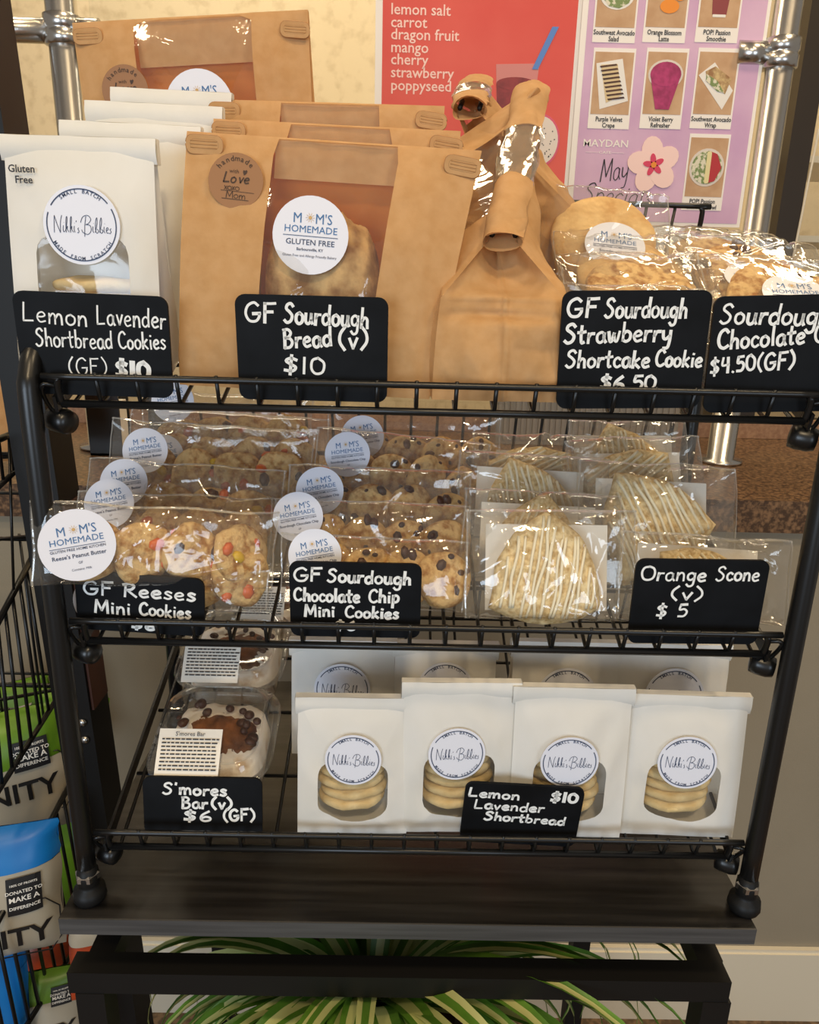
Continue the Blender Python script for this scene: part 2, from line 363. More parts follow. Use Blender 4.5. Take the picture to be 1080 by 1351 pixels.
def nibb_label(parent, M, r):
    if not _nib:
        d = disc_mb(1, .01, 44).mesh('label', M_['label'])
        t = MB()
        for a0, a1 in ((38, 148), (160, 388)):
            n = int((a1-a0)/5)
            for k in range(n):
                a = math.radians(a0+(a1-a0)*k/n); b = math.radians(a0+(a1-a0)*(k+1)/n)
                t.add([(q*math.cos(w), -.02, q*math.sin(w)) for w in (a, b) for q in (.885, .915)], [(0, 1, 3, 2)])
        arc_text(t, "SMALL BATCH", .84, PI/2, .125, .135, -.02, bold=.012)
        arc_text(t, "MADE FROM SCRATCH", .84, -PI/2, .125, .125, -.02, bottom=True, bold=.012)
        def strokes(txtset, dx, dz, sc, wd):
            for st in txtset:
                q = [float(v) for v in st.split()]
                P = smooth_path([Vector((q[i]*sc+dx, 0, q[i+1]*sc+dz)) for i in range(0, len(q), 2)], 5)
                vs = []
                for i, p in enumerate(P):
                    tt = (P[min(i+1, len(P)-1)]-P[max(i-1, 0)]).normalized(); nn = Vector((-tt.z, 0, tt.x))*wd/2
                    vs += [(p.x+nn.x, -.02, p.z+nn.z), (p.x-nn.x, -.02, p.z-nn.z)]
                t.add(vs, [(2*i, 2*i+1, 2*i+3, 2*i+2) for i in range(len(P)-1)])
        # Nikki's
        strokes(['0 0 .02 .5 .06 .98', '.06 .98 .2 .45 .36 .0', '.36 .0 .4 .6 .5 1.0', '.56 .42 .53 .2 .56 .05 .62 .1', '.59 .58 .6 .6',
                 '.66 .1 .78 .6 .8 .92 .74 .8 .7 .3 .7 .02', '.7 .2 .8 .38 .78 .2 .88 .04', '.94 .1 1.04 .6 1.06 .92 1.0 .8 .96 .3 .96 .02', '.96 .2 1.06 .38 1.04 .2 1.14 .04',
                 '1.2 .4 1.18 .2 1.22 .04', '1.22 .56 1.23 .58', '1.34 .72 1.32 .62', '1.46 .3 1.4 .24 1.46 .12 1.42 .02 1.36 .04'], -.72, -.2, .44, .016)
        # Bibbies
        strokes(['.1 -.2 .14 .4 .24 .98', '-.1 .6 .05 .92 .34 1.02 .52 .8 .36 .56 .2 .5', '.2 .5 .46 .44 .5 .16 .3 -.06 .02 .04 -.06 .2',
                 '.62 .4 .6 .16 .66 .04', '.66 .56 .67 .58', '.74 .06 .88 .6 .88 .9 .8 .7 .76 .2 .84 .02 .94 .14 .86 .26', '1.0 .06 1.14 .6 1.14 .9 1.06 .7 1.02 .2 1.1 .02 1.2 .14 1.12 .26',
                 '1.28 .4 1.26 .16 1.32 .04', '1.32 .56 1.33 .58', '1.4 .16 1.52 .26 1.48 .36 1.4 .26 1.42 .06 1.54 .04', '1.7 .3 1.62 .24 1.68 .12 1.62 .02 1.56 .04'], .02, -.2, .44, .016)
        _nib.extend([d, t.mesh('lettering', M_['navy'])])
    o = link('label', _nib[0], parent, M @ Matrix.Diagonal((r, .03, r, 1)), 'round white sticker with thin ring and script')
    link('lettering', _nib[1], o); return o
_love = []
def love_label(parent, M, r):
    if not _love:
        d = disc_mb(1, .01, 40).mesh('sticker', M_['kraft_lab']); t = MB()
        arc_text(t, "handmade", .80, PI/2+.12, .235, .27, -.02, bold=.008)
        put_text(t, "with", -.08, .27, .20, -.02)
        t.prism([(.30, .38), (.36, .42), (.40, .38), (.36, .28), (.28, .22), (.24, .32), (.24, .38), (.27, .41)], -.02, -.018)
        put_hand(t, "Lo", -.46, -.08, .36, .05, -.02, slant=.15, sx=1.15, jit=0); put_hand(t, "ve", .08, -.06, .36, .05, -.02, slant=.15, sx=1.15, jit=0)
        t.box(-.52, .70, -.02, -.018, -.385, -.37); t.box(-.46, .52, -.02, -.018, -.67, -.65)
        put_hand(t, "XOXO", -.4, -.34, .13, .025, -.022, sx=1.5); put_hand(t, "Mom", -.32, -.62, .24, .025, -.022, sx=1.4)
        _love.extend([d, t.mesh('lettering', M_['brownink'])])
    o = link('sticker', _love[0], parent, M @ Matrix.Diagonal((r, .03, r, 1)), 'round brown sticker with dark lettering')
    link('lettering', _love[1], o); return o
# ---------------------------------------------------------------- the setting
FLOOR = -.93; WY = .67
m_floor = mat('speckled_floor', srgb(92, 72, 50), .5, noise_c=srgb(134, 106, 76), scale=70, detail=8, contrast=(.45, .6))
m_wall = mat('grey_wall_paint', srgb(158, 146, 124), .8, noise_c=srgb(162, 150, 128), scale=6, bump=.15, bscale=260)
m_base = mat('cream_skirting', srgb(240, 228, 202), .5)
m_stone = mat('speckled_stone', srgb(74, 54, 38), .3, noise_c=srgb(140, 108, 78), scale=150, detail=6, contrast=(.42, .66))
m_cream = mat('cream_wall', srgb(228, 206, 166), .6, noise_c=srgb(200, 176, 136), scale=28, detail=7, contrast=(.5, .8))
def struct(name, mb, m, **k): o = mb.build(name, m, **k); o['kind'] = 'structure'; return o
struct('floor', MB().box(-2.6, 2.6, -3.2, 3.0, FLOOR-.05, FLOOR), m_floor)
struct('wall_bar', MB().box(-2.6, 2.6, WY, WY+.12, FLOOR, .136), m_wall)
bz = on_y(1000, 1256, WY-.015).z
struct('baseboard_bar', MB().box(-2.6, 2.6, WY-.014, WY-.0005, FLOOR, bz-.008).box(-2.6, 2.6, WY-.010, WY-.0005, bz-.008, bz), m_base)
ct = MB(); ct.box(-2.6, 2.6, WY-.02, 1.34, .137, .192)
struct('trim_bar_top', ct, m_stone)
m_bstone = mat('bar_splash', srgb(150, 112, 84), .5, noise_c=srgb(172, 134, 102), scale=120)
struct('trim_bar_upstand', MB().box(-2.6, 2.6, 1.18, 1.2, .1925, .236), m_bstone)
struct('wall_back', MB().box(-2.6, 2.6, 2.1, 2.2, -.5, 2.6), m_cream)
struct('ceiling', MB().box(-2.6, 2.6, -3.2, 3.0, 2.6, 2.7), mat('ceiling_paint', (.5, .47, .42, 1), .8))

# ---------------------------------------------------------------- the display rack: three tilted wire trays between two bent tube frames
TILT = .3219; CT, ST = math.cos(TILT), math.sin(TILT)
LIPH = .021; TD = .292; FH = .055; HW = .2666
LIPZ = (.0694, .2649, .4517)
TRAY = [TR(0, LIPH*ST, z-LIPH*CT) @ RX(TILT) for z in LIPZ]
def tray_pt(k, x, v, w=0): return TRAY[k] @ Vector((x, v, w))
rack = thing('display_rack', 'three tier black wire display rack standing on the dark wood table', 'rack')
PX = .286
for sx in (-1, 1):
    X = sx*PX; fr = MB()
    top = [(X, 0, .035), (X, 0, .15), (X, 0, .30), (X, 0, .428), (X, .004, .452), (X, .018, .470), (X, .045, .482), (X, .12, .508), (X, .235, .545), (X, .258, .545), (X, .268, .525), (X, .268, .40), (X, .268, .035)]
    fr.tube(smooth_path(top, 4), .0078, 12)
    f = fr.build('side_frame', M_['black'], rack, True)
    for yy in (0, .268):
        ft = MB(); ft.lathe([(.0125, .0005), (.014, .004), (.013, .012), (.009, .014), (.009, .018), (.0095, .020), (.0095, .026), (.007, .036)], 18, TR(X, yy, 0))
        ft.build('foot', M_['rubber'], f, True)
        ft = MB(); ft.lathe([(.0082, .0155), (.0105, .017), (.0105, .022), (.008, .024)], 6, TR(X, yy, .006))
        ft.build('hex_nut', M_['steel'], f, label='bright metal levelling nut')
NW = 19
wr = MB(); wr.tube([(0, 0, LIPH+.003), (0, 0, .004), (0, .004, 0), (0, TD-.004, 0), (0, TD, .004), (0, TD, FH)], .0016, 6)
wire_me = wr.mesh('wire', M_['black'], True)
cw = MB(); cw.tube([(-HW, 0, 0), (HW, 0, 0)], .0017, 6); cross_me = cw.mesh('cross_wire', M_['black'], True)
for k in range(3):
    t = MB(); r = .0026; FH = .078 if k == 2 else .055
    if k == 2:
        wr = MB(); wr.tube([(0, 0, LIPH+.003), (0, 0, .004), (0, .004, 0), (0, TD-.004, 0), (0, TD, .004), (0, TD, FH)], .0016, 6); wire_me = wr.mesh('wire', M_['black'], True)
    R = .012
    # front lip rail turning down at both corners
    t.tube(smooth_path([(-HW, 0, 0), (-HW, 0, LIPH-.008), (-HW+.003, 0, LIPH-.001), (-HW+.010, 0, LIPH), (0, 0, LIPH), (HW-.010, 0, LIPH), (HW-.003, 0, LIPH-.001), (HW, 0, LIPH-.008), (HW, 0, 0)], 4), r, 8)
    tr = t.build('shelf_tray', M_['black'], rack, True, TRAY[k])
    b = MB(); b.tube([(-HW, 0, 0), (HW, 0, 0)], .003, 8); b.build('front_rail', M_['black'], tr, True)
    b = MB(); b.tube(smooth_path([(-HW, TD, 0), (-HW, TD, FH-.012), (-HW+.004, TD, FH-.002), (-HW+.014, TD, FH), (0, TD, FH), (HW-.014, TD, FH), (HW-.004, TD, FH-.002), (HW, TD, FH-.012), (HW, TD, 0)], 4), r, 8)
    b.tube([(-HW, TD, 0), (HW, TD, 0)], r, 8); b.build('back_fence_rail', M_['black'], tr, True)
    for sx in (-1, 1):
        b = MB(); b.box(sx*(HW+.004)-.0012, sx*(HW+.004)+.0012, -.002, TD, -.006, .006); b.tube([(sx*(HW-.008), 0, 0), (sx*(HW-.008), TD, 0)], .0016, 6)
        b.build('side_rail', M_['black'], tr)
        b = MB(); b.tube(smooth_path([(sx*HW, .002, .012), (sx*(HW+.008), -.002, .016), (sx*(HW+.012), 0, .008), (sx*(HW+.010), .004, -.008), (sx*(HW+.002), .004, -.012)], 4), .0018, 6)
        b.lathe([(.002, -.010), (.0085, -.009), (.0095, -.004), (.0095, .004), (.008, .009), (.002, .010)], 14, TR(sx*(HW+.006), .004, -.016) @ RY(PI/2) @ RX(.4))
        b.tube([(sx*(HW-.002), .004, -.016), (sx*(PX-.004), .006, -.016)], .004, 8)
        b.build('bracket_knob', M_['black'], tr, True)
        b = MB(); b.tube([(sx*(HW+.001), TD-.03, -.004), (sx*(PX-.004), TD-.03, -.004)], .004, 8); b.build('bracket', M_['black'], tr, True)
    for i in range(1, NW): link('wire', wire_me, tr, TR(-HW+2*HW*i/NW, 0, 0))
    for v in (.075, .15, .225): link('cross_wire', cross_me, tr, TR(0, v, -.003))

# ---------------------------------------------------------------- the table below
bl = on_z(77, 1212, 0); br = on_z(998, 1226, 0); ex = (br-bl).normalized(); ang = math.atan2(ex.y, ex.x); tw = (br-bl).length
TM = TR((bl+br)/2) @ RZ(ang)
m_grain = mat('dark_wood_laminate', (.004, .0038, .0038, 1), .30, noise_c=(.030, .028, .027, 1), scale=1, detail=9, stretch=(4, 95, 30), contrast=(.36, .72), spec=.45)
m_edge = mat('wood_edge', (.045, .044, .043, 1), .5, noise_c=(.075, .073, .072, 1), scale=1, stretch=(6, 200, 200))
table = thing('side_table', 'black steel table with dark grey wood-grain top under the rack', 'table', TM)
TDp = .40
MB().box(-tw/2, tw/2, .001, TDp, -.016, 0).build('tabletop', m_grain, table)
MB().box(-tw/2, tw/2, -.0005, .001, -.016, 0).build('front_edge_band', m_edge, table, label='lighter grey scuffed edge')
ZR = -.060; b_ = .0225
for nm, A, B in (('rail', (-tw/2, .012, ZR-b_/2), (tw/2-.012, .012, ZR-b_/2)), ('rail', (-tw/2, TDp-.02, -.027), (tw/2, TDp-.02, -.027)),
                 ('rail', (-tw/2+.022, .012+b_/2, ZR-b_/2-.0004), (-tw/2+.022, TDp-.02, ZR-b_/2-.0004)), ('rail', (tw/2-.022, .012+b_/2, ZR-b_/2-.0004), (tw/2-.022, TDp-.02, ZR-b_/2-.0004)),
                 ('rail', (-tw/2, .012, -.72), (tw/2-.012, .012, -.72)), ('rail', (-tw/2, TDp-.02, -.72), (tw/2, TDp-.02, -.72))):
    m = MB(); m.bar(A, B, b_, b_); m.build(nm, M_['black2'], table)
LG = FLOOR+.0005
for x, y, z1 in ((-tw/2+.018, .0125, ZR-b_), (tw/2-.022, .0125, ZR-b_), (-tw/2+.03, TDp-.02, -.038), (tw/2-.03, TDp-.02, -.038)):
    m = MB(); m.box(x-.0125, x+.0125, y-.0125, y+.0125, LG, z1); lg = m.build('leg', M_['black2'], table)
    if y > .1:
        m = MB(); m.lathe([(.001, 0), (.005, 0), (.005, .003), (.002, .005)], 12, TR(x+.003, y-.0125, -.075) @ RX(PI/2)); m.build('bolt', M_['steel'], lg, True)
for x in (-tw/2+.018, tw/2-.022):
    m = MB(); m.box(x-.01, x+.01, .18, .2, ZR, -.0165); m.build('spacer', M_['black2'], table)
MB().box(-tw/2+.02, tw/2-.02, .02, TDp-.03, -.708, -.692).build('lower_shelf', m_grain, table)

# ---------------------------------------------------------------- glass screen on the bar, with steel posts
SY = .93
scr = thing('glass_screen', 'clear glass screen held between two brushed steel posts on the bar', 'screen')
pb = on_y(950, 600, SY); pl = on_y(133, 560, SY)
for P in (Vector((pl.x, SY, .1925)), Vector((pb.x, SY, .1925))):
    s = 1 if P.x > 0 else -1
    m = MB(); m.lathe([(.042, 0), (.042, .006), (.0255, .008), (.0255, 1.05), (.024, 1.06)], 28, TR(P)); po = m.build('post', M_['steel'], scr, True)
    zc = on_y(1030 if s > 0 else 100, 72 if s > 0 else 42, SY).z - P.z
    m = MB(); m.lathe([(.026, zc-.024), (.031, zc-.022), (.031, zc-.004), (.029, zc-.002), (.029, zc+.002), (.031, zc+.004), (.031, zc+.022), (.026, zc+.024)], 28, TR(P)); m.build('clamp_collar', M_['steel'], po, True)
    m = MB()
    if s > 0: m.tube([(P.x-.02, SY, zc+P.z), (P.x-.075, SY-.0, zc+P.z)], [.02, .020], 18)
    else:
        m.tube([(P.x+.02, SY, zc+P.z), (P.x+.062, SY, zc+P.z)], .021, 20); m.tube([(P.x-.02, SY, zc+P.z), (P.x-.30, SY, zc+P.z)], .019, 20)
    m.build('clamp_arm', M_['steel'], po, True)
g0, g1 = pl.x+.045, pb.x-.045
MB().box(g0, g1, SY+.004, SY+.010, .28, 1.15).build('glass_pane', M_['glass'], scr)

# ---------------------------------------------------------------- dark cabinet with glass front to the right behind the bar
cab = thing('display_case', 'dark framed glass display case behind the right steel post', 'case')
m_dark = mat('dark_case', srgb(44, 34, 22), .45)
CY = 1.22
c0 = on_y(1040, 200, CY).x; c1 = on_y(1066, 200, CY).x; zt = on_y(1060, 8, CY).z
MB().box(c0, c1+.006, CY, CY+.04, .40, zt).build('frame_post', m_dark, cab)
MB().box(c0, c0+.9, CY, CY+.04, zt, zt+.04).build('frame_top', m_dark, cab)
zb = on_y(1000, 588, CY).z; zu = on_y(1000, 470, CY).z
q0 = on_y(960, 570, CY).x
s0, s1 = on_y(995, 545, CY).x, on_y(995, 553, CY).z; s2 = on_y(995, 530, CY).z
MB().box(q0-.01, s0, CY-.002, CY+.45, .1925, .42).box(s0, c0+.9, CY-.002, CY+.04, .1925, s1).box(s0, c0+.9, CY-.002, CY+.04, s2, .42).build('base_panel', m_dark, cab)
MB().box(s0, c0+.9, CY+.30, CY+.31, s1-.02, s2+.02).build('service_slot', m_cream, cab, label='pale opening in the dark base')
MB().box(c1+.006, c0+.9, CY+.01, CY+.016, .42, zt).build('glass_front', M_['glass'], cab)
m_shelf = mat('case_shelf', srgb(226, 216, 196), .4)
for z in (.50, .63, .80): MB().box(c0-.14, c0+.9, CY+.12, CY+.44, z, z+.014).build('shelf', m_shelf, cab)
e = MB(); e.tube([on_y(1046, 340, CY-.003), on_y(1080, 170, CY-.003)], .0025, 6); e.build('glass_edge', m_shelf, cab)
e = MB()
for i in range(5): e.lathe([(.018, 0), (.022, .01), (.02, .03), (.008, .036)], 14, TR(c1+.04+i*.075, CY+.16, .514))
e.build('chrome_fittings', M_['steel'], cab, True)
# ribbed grey ice bin and boxes on the bar, seen under the top tray
m_rib = mat('ribbed_grey', srgb(140, 130, 116), .4)
for nm, xa, xb, zh, lb in (('storage_bin', 655, 800, .40, 'ribbed grey bin on the bar behind the middle tray'), ('storage_bin', 806, 895, .39, 'ribbed grey bin nearest the right steel post')):
    A = on_y(xa, 560, 1.05).x; B = on_y(xb, 560, 1.05).x
    t = thing(nm, lb, 'bin', TR((A+B)/2, 1.05, .1925)); w = B-A; m = MB(); n = int(w/.012)
    m.box(-w/2, w/2, .003, .10, 0, zh-.1925)
    for i in range(n): m.box(-w/2+w*(i+.2)/n, -w/2+w*(i+.75)/n, 0, .003, .01, zh-.2)
    m.build('bin_body', m_rib, t)
    m = MB(); m.box(-w/2-.004, w/2+.004, -.004, .104, zh-.1925, zh-.18); m.build('rim', m_shelf, t)
    if xa > 800: break
t = thing('napkin_holder', 'small black holder beside the left steel post', 'holder', TR(on_y(150, 583, .9).x, .86, .1925))
m = MB(); m.box(-.03, .03, 0, .004, 0, .16).box(-.03, .03, .05, .054, 0, .13).box(-.03, .03, 0, .054, 0, .004); m.build('frame', M_['black'], t)
m = MB(); m.box(-.027, .027, .006, .048, .0045, .10); m.build('napkins', M_['card'], t)

# ---------------------------------------------------------------- posters taped to the screen
def poster_frame(px0, px1, py1, ytop, y):
    a = on_y(px0, py1, y); b = on_y(px1, py1, y); return a.x, b.x, a.z
PY = SY-.002
m_red = mat('red_print', srgb(214, 74, 66), .5, noise_c=srgb(222, 92, 80), scale=5)
m_pink = mat('pink_lettering', srgb(246, 206, 196), .5); m_white = mat('white_print', srgb(240, 234, 228), .5)
A = on_y(494, 140, PY); B = on_y(764, 140, PY); zlow = on_y(760, 292, PY).z; ztop = zlow+.62; w = B.x-A.x
rp = thing('red_poster', 'red flavour list poster with smoothie picture taped to the glass', 'poster', TR(A.x, PY, zlow))
MB().box(0, w, -.0012, 0, 0, ztop-zlow).build('sheet', m_white, rp)
MB().box(.012, w-.016, -.0018, -.0012, .0, ztop-zlow-.01).build('red_field', m_red, rp)
t = MB()
for i, (s_, py) in enumerate((('lemon salt', 14), ('carrot', 31), ('dragon fruit', 47), ('mango', 64), ('cherry', 80), ('strawberry', 97), ('poppyseed', 114))):
    q = on_y(515, py+5, PY); put_text(t, s_, q.x-A.x, q.z-zlow, .0235, -.0022, bold=.01, align='LEFT', sx=1.03)
t.build('lettering', m_pink, rp)
def rp_at(px, py): q = on_y(px, py, PY); return q.x-A.x, q.z-zlow
gx, gz = rp_at(675, 150); g = MB()
g.prism([(gx-.032, gz+.075), (gx+.042, gz+.078), (gx+.030, gz-.07), (gx-.022, gz-.07)], -.0022, -.0018); g.build('glass_picture', mat('pic_glass', srgb(206, 130, 126), .5), rp)
g = MB(); g.prism([(gx-.030, gz+.045), (gx+.038, gz+.047), (gx+.028, gz-.066), (gx-.020, gz-.066)], -.0026, -.0022); g.prism(circ(.034, 24, gx+.004, gz+.046, .3), -.0028, -.0026); g.build('drink_picture', mat('pic_drink', srgb(120, 36, 44), .5, noise_c=srgb(150, 50, 56), scale=60), rp)
x0, z0 = rp_at(705, 92); x1, z1 = rp_at(732, 36); g = MB(); g.prism([(x0-.005, z0), (x0+.005, z0), (x1+.006, z1), (x1-.005, z1)], -.003, -.0028); g.build('straw_picture', mat('pic_straw', srgb(84, 130, 200), .5), rp)
x0, z0 = rp_at(712, 186); g = MB(); g.prism(circ(.034, 28, x0, z0, 1.25), -.0026, -.002); g.build('fruit_rim_picture', mat('pic_rim', srgb(214, 90, 120), .5), rp)
g = MB(); g.prism(circ(.031, 28, x0, z0, 1.25), -.003, -.0026); g.build('dragon_fruit_picture', mat('pic_fruit', srgb(226, 214, 204), .5), rp)
g = MB(); rnd = random.Random(3)
for i in range(46):
    a = rnd.uniform(0, 2*PI); r_ = .027*math.sqrt(rnd.random()); g.prism(circ(.0011, 6, x0+r_*math.cos(a), z0+1.2*r_*math.sin(a)), -.0033, -.003)
g.build('seeds_picture', M_['ink'], rp)

m_lil = mat('lilac_print', srgb(200, 160, 196), .5, noise_c=srgb(216, 180, 208), scale=9)
A2 = on_y(757, 150, PY-.004); B2 = on_y(996, 150, PY-.004); zl2 = on_y(850, 297, PY-.004).z; w2 = B2.x-A2.x; PY2 = PY-.004
pp = thing('specials_poster', 'lilac monthly specials poster with food photos and a pink flower', 'poster', TR(A2.x, PY2, zl2))
MB().box(0, w2, -.0012, 0, 0, .62).build('sheet', m_white, pp)
MB().box(.010, w2-.006, -.0018, -.0012, .006, .61).build('lilac_field', m_lil, pp)
def pa(px, py): q = on_y(px, py, PY2); return q.x-A2.x, q.z-zl2
pm = dict(tan=mat('pic_table', srgb(186, 146, 108), .5, noise_c=srgb(200, 164, 128), scale=30), green=mat('pic_green', srgb(120, 140, 84), .5, noise_c=srgb(220, 214, 190), scale=160, contrast=(.45, .55)),
          orange=mat('pic_orange', srgb(232, 140, 40), .5), berry=mat('pic_berry', srgb(146, 30, 84), .5, noise_c=srgb(180, 50, 110), scale=90), plate=mat('pic_plate', srgb(232, 228, 222), .5),
          choc=M_['choc'], wrap=mat('pic_wrap', srgb(206, 180, 128), .5, noise_c=srgb(150, 110, 70), scale=120), red=mat('pic_red', srgb(178, 44, 50), .5), smoothie=mat('pic_smoothie', srgb(136, 56, 60), .5),
          crepe=mat('pic_crepe', srgb(214, 190, 146), .5), banana=mat('pic_banana', srgb(226, 214, 160), .5), glassy=mat('pic_glassy', srgb(216, 206, 196), .5), leaf=mat('pic_leaf', srgb(70, 110, 60), .5))
t2 = MB()
tiles = [(814, -8, 58, 'salad', "Southwest Avocado", "Salad", 46), (881, -8, 60, 'latte', "Orange Blossom", "Latte", 46), (951, -8, 62, 'pop', "POP! Passion", "Smoothie", 46),
         (806, 118, 58, 'crepe', "Purple Velvet", "Crepe", 160), (875, 118, 60, 'berry', "Violet Berry", "Refresher", 160), (942, 118, 62, 'wrap', "Southwest Avocado", "Wrap", 160), (930, 228, 60, 'bowl', "POP! Passion", "Smoothie Bowl", 268)]
for cx, cy, hw, kind, l1, l2, ty in tiles:
    x, z = pa(cx, cy); xw = .036; top = z+.062; xt, zt_ = pa(cx, ty); bot = zt_-.0125
    c = MB(); c.box(x-xw, x+xw, -.0026, -.0018, bot, top); co = c.build('photo_card', m_white, pp)
    c = MB(); c.box(x-xw+.003, x+xw-.003, -.003, -.0026, zt_+.010, top-.006); c.build('photo', pm['tan'], co)
    t2 = MB(); put_text(t2, l1, x, zt_-.001, .0105, -.0032, bold=.02, sx=.82); put_text(t2, l2, x, zt_-.0105, .0105, -.0032, bold=.02, sx=.82); t2.build('caption', M_['ink'], co)
    zc = (zt_+.010+top-.006)/2
    def pic(ol, m, d=0):
        c = MB(); c.prism(ol, -.0034-d, -.003-d); c.build('picture_detail', m, co)
    if kind == 'salad':
        pic(circ(.029, 24, x, zc-.004, .8), pm['plate']); pic(circ(.026, 9, x, zc-.002, .9), pm['green'], .0004)
    elif kind == 'latte':
        pic(circ(.013, 20, x+.002, zc+.006, 1.4), pm['plate']); pic(circ(.014, 20, x-.016, zc+.004), pm['orange'], .0004); pic(circ(.016, 20, x+.004, zc-.022, .65), pm['orange'], .0004); pic(circ(.010, 20, x+.020, zc-.004), pm['orange'], .0004)
    elif kind == 'pop':
        pic([(x-.018, zc+.03), (x+.018, zc+.03), (x+.012, zc-.034), (x-.012, zc-.034)], pm['smoothie']); pic(rrect(.022, .004, .001, 2, x, zc-.036), pm['plate'])
    elif kind == 'crepe':
        pic([(x-.030, zc+.030), (x+.014, zc+.038), (x+.030, zc-.026), (x-.018, zc-.040)], pm['plate']); pic([(x-.022, zc+.028), (x+.006, zc+.030), (x+.018, zc-.018), (x-.008, zc-.03)], pm['crepe'], .0004)
        for i in range(9):
            z_ = zc+.026-i*.0062; o_ = i*.0022; pic([(x-.024+o_, z_), (x+.004+o_, z_+.004), (x+.006+o_, z_+.0015), (x-.022+o_, z_-.0025)], pm['choc'], .0008)
    elif kind == 'berry':
        pic(circ(.030, 24, x, zc+.014, .75), pm['glassy']); pic([(x-.026, zc+.012), (x+.026, zc+.012), (x+.012, zc-.040), (x-.012, zc-.040)], pm['berry'], .0004); pic(circ(.0265, 24, x, zc+.014, .72), pm['berry'], .0006)
    elif kind == 'wrap':
        pic([(x-.031, zc+.012), (x-.006, zc+.032), (x+.031, zc-.010), (x+.016, zc-.040)], pm['plate']); pic([(x-.020, zc+.018), (x-.004, zc+.026), (x+.026, zc+.008), (x+.018, zc-.016), (x-.016, zc+.002)], pm['wrap'], .0004)
        pic([(x-.018, zc+.014), (x+.002, zc+.004), (x+.016, zc-.014), (x+.004, zc-.012), (x-.018, zc+.004)], pm['green'], .0008)
    else:
        pic(circ(.031, 26, x, zc, 1.0), pm['glassy']); pic(circ(.027, 26, x, zc, 1.0), pm['green'], .0004)
        pic([(x+.004, zc+.026), (x+.016, zc+.022), (x+.026, zc), (x+.016, zc-.022), (x+.002, zc-.026)], pm['red'], .0008); pic(rrect(.008, .052, .003, 3, x+.002, zc), pm['banana'], .001)
fx, fz = pa(861, 218)
fm = mat('pic_petal', srgb(246, 212, 206), .5); fr_ = mat('pic_petal_heart', srgb(214, 60, 96), .5)
for i in range(5):
    a = 2*PI*i/5+.5; c = MB(); cx, cz = fx+.023*math.cos(a), fz+.023*math.sin(a)
    ol = [(cx+.024*math.cos(q)*math.cos(a)-.019*math.sin(q)*math.sin(a), cz+.024*math.cos(q)*math.sin(a)+.019*math.sin(q)*math.cos(a)) for q in [2*PI*j/16 for j in range(16)]]
    c.prism(ol, -.003-.0002*i, -.0024); c.build('petal', fm, pp)
    c = MB(); cx, cz = fx+.009*math.cos(a), fz+.009*math.sin(a)
    ol = [(cx+.010*math.cos(q)*math.cos(a)-.005*math.sin(q)*math.sin(a), cz+.010*math.cos(q)*math.sin(a)+.005*math.sin(q)*math.cos(a)) for q in [2*PI*j/12 for j in range(12)]]
    c.prism(ol, -.0044, -.0039); c.build('petal_heart', fr_, pp)
c = MB(); c.prism(circ(.005, 10, fx, fz), -.0050, -.0044); c.build('stamen', pm['orange'], pp)
x, z = pa(798, 194); t3 = MB(); put_text(t3, "MAYDAN", x, z, .0165, -.0024, bold=.01, sx=1.15); put_text(t3, "CAFE", x, z-.011, .006, -.0024, sx=1.6)
t3.box(x-.034, x-.012, -.0024, -.0022, z-.0095, z-.009); t3.box(x+.012, x+.034, -.0024, -.0022, z-.0095, z-.009); t3.build('cafe_name', m_white, pp)
t3 = MB(); x, z = pa(790, 240); put_hand(t3, "May", x, z, .036, .0018, -.0026, rot=.12, slant=.25, jit=0, sx=.72); x, z = pa(766, 268); put_hand(t3, "Specials", x, z, .034, .0018, -.0026, rot=-.02, slant=.25, jit=0, sx=.98)
t3.build('script_lettering', M_['ink'], pp)
# ---------------------------------------------------------------- placing things on the trays
UPF = lambda lean: Vector((0, math.sin(lean), math.cos(lean)))     # lean > 0: top leans back
def place(k, v, px, pyt, wpx, lean, lift=.0024, yaw=0, roll=0):
    """stand a thing on tray k, v metres behind its lip: x, height and width follow from its size at that depth"""
    P0 = tray_pt(k, 0, v, lift); up = UPF(lean); n = Vector((1, 0, 0)).cross(up)
    Q = on_plane(px, pyt, P0, n); H = (Q-P0).dot(up)
    mid = Vector((Q.x, P0.y, P0.z)) + up*(H*.6); w = wpx/FPX*zdepth(mid)
    return TR(Q.x, P0.y, P0.z) @ RX(-lean) @ RZ(yaw) @ RY(roll), H, w

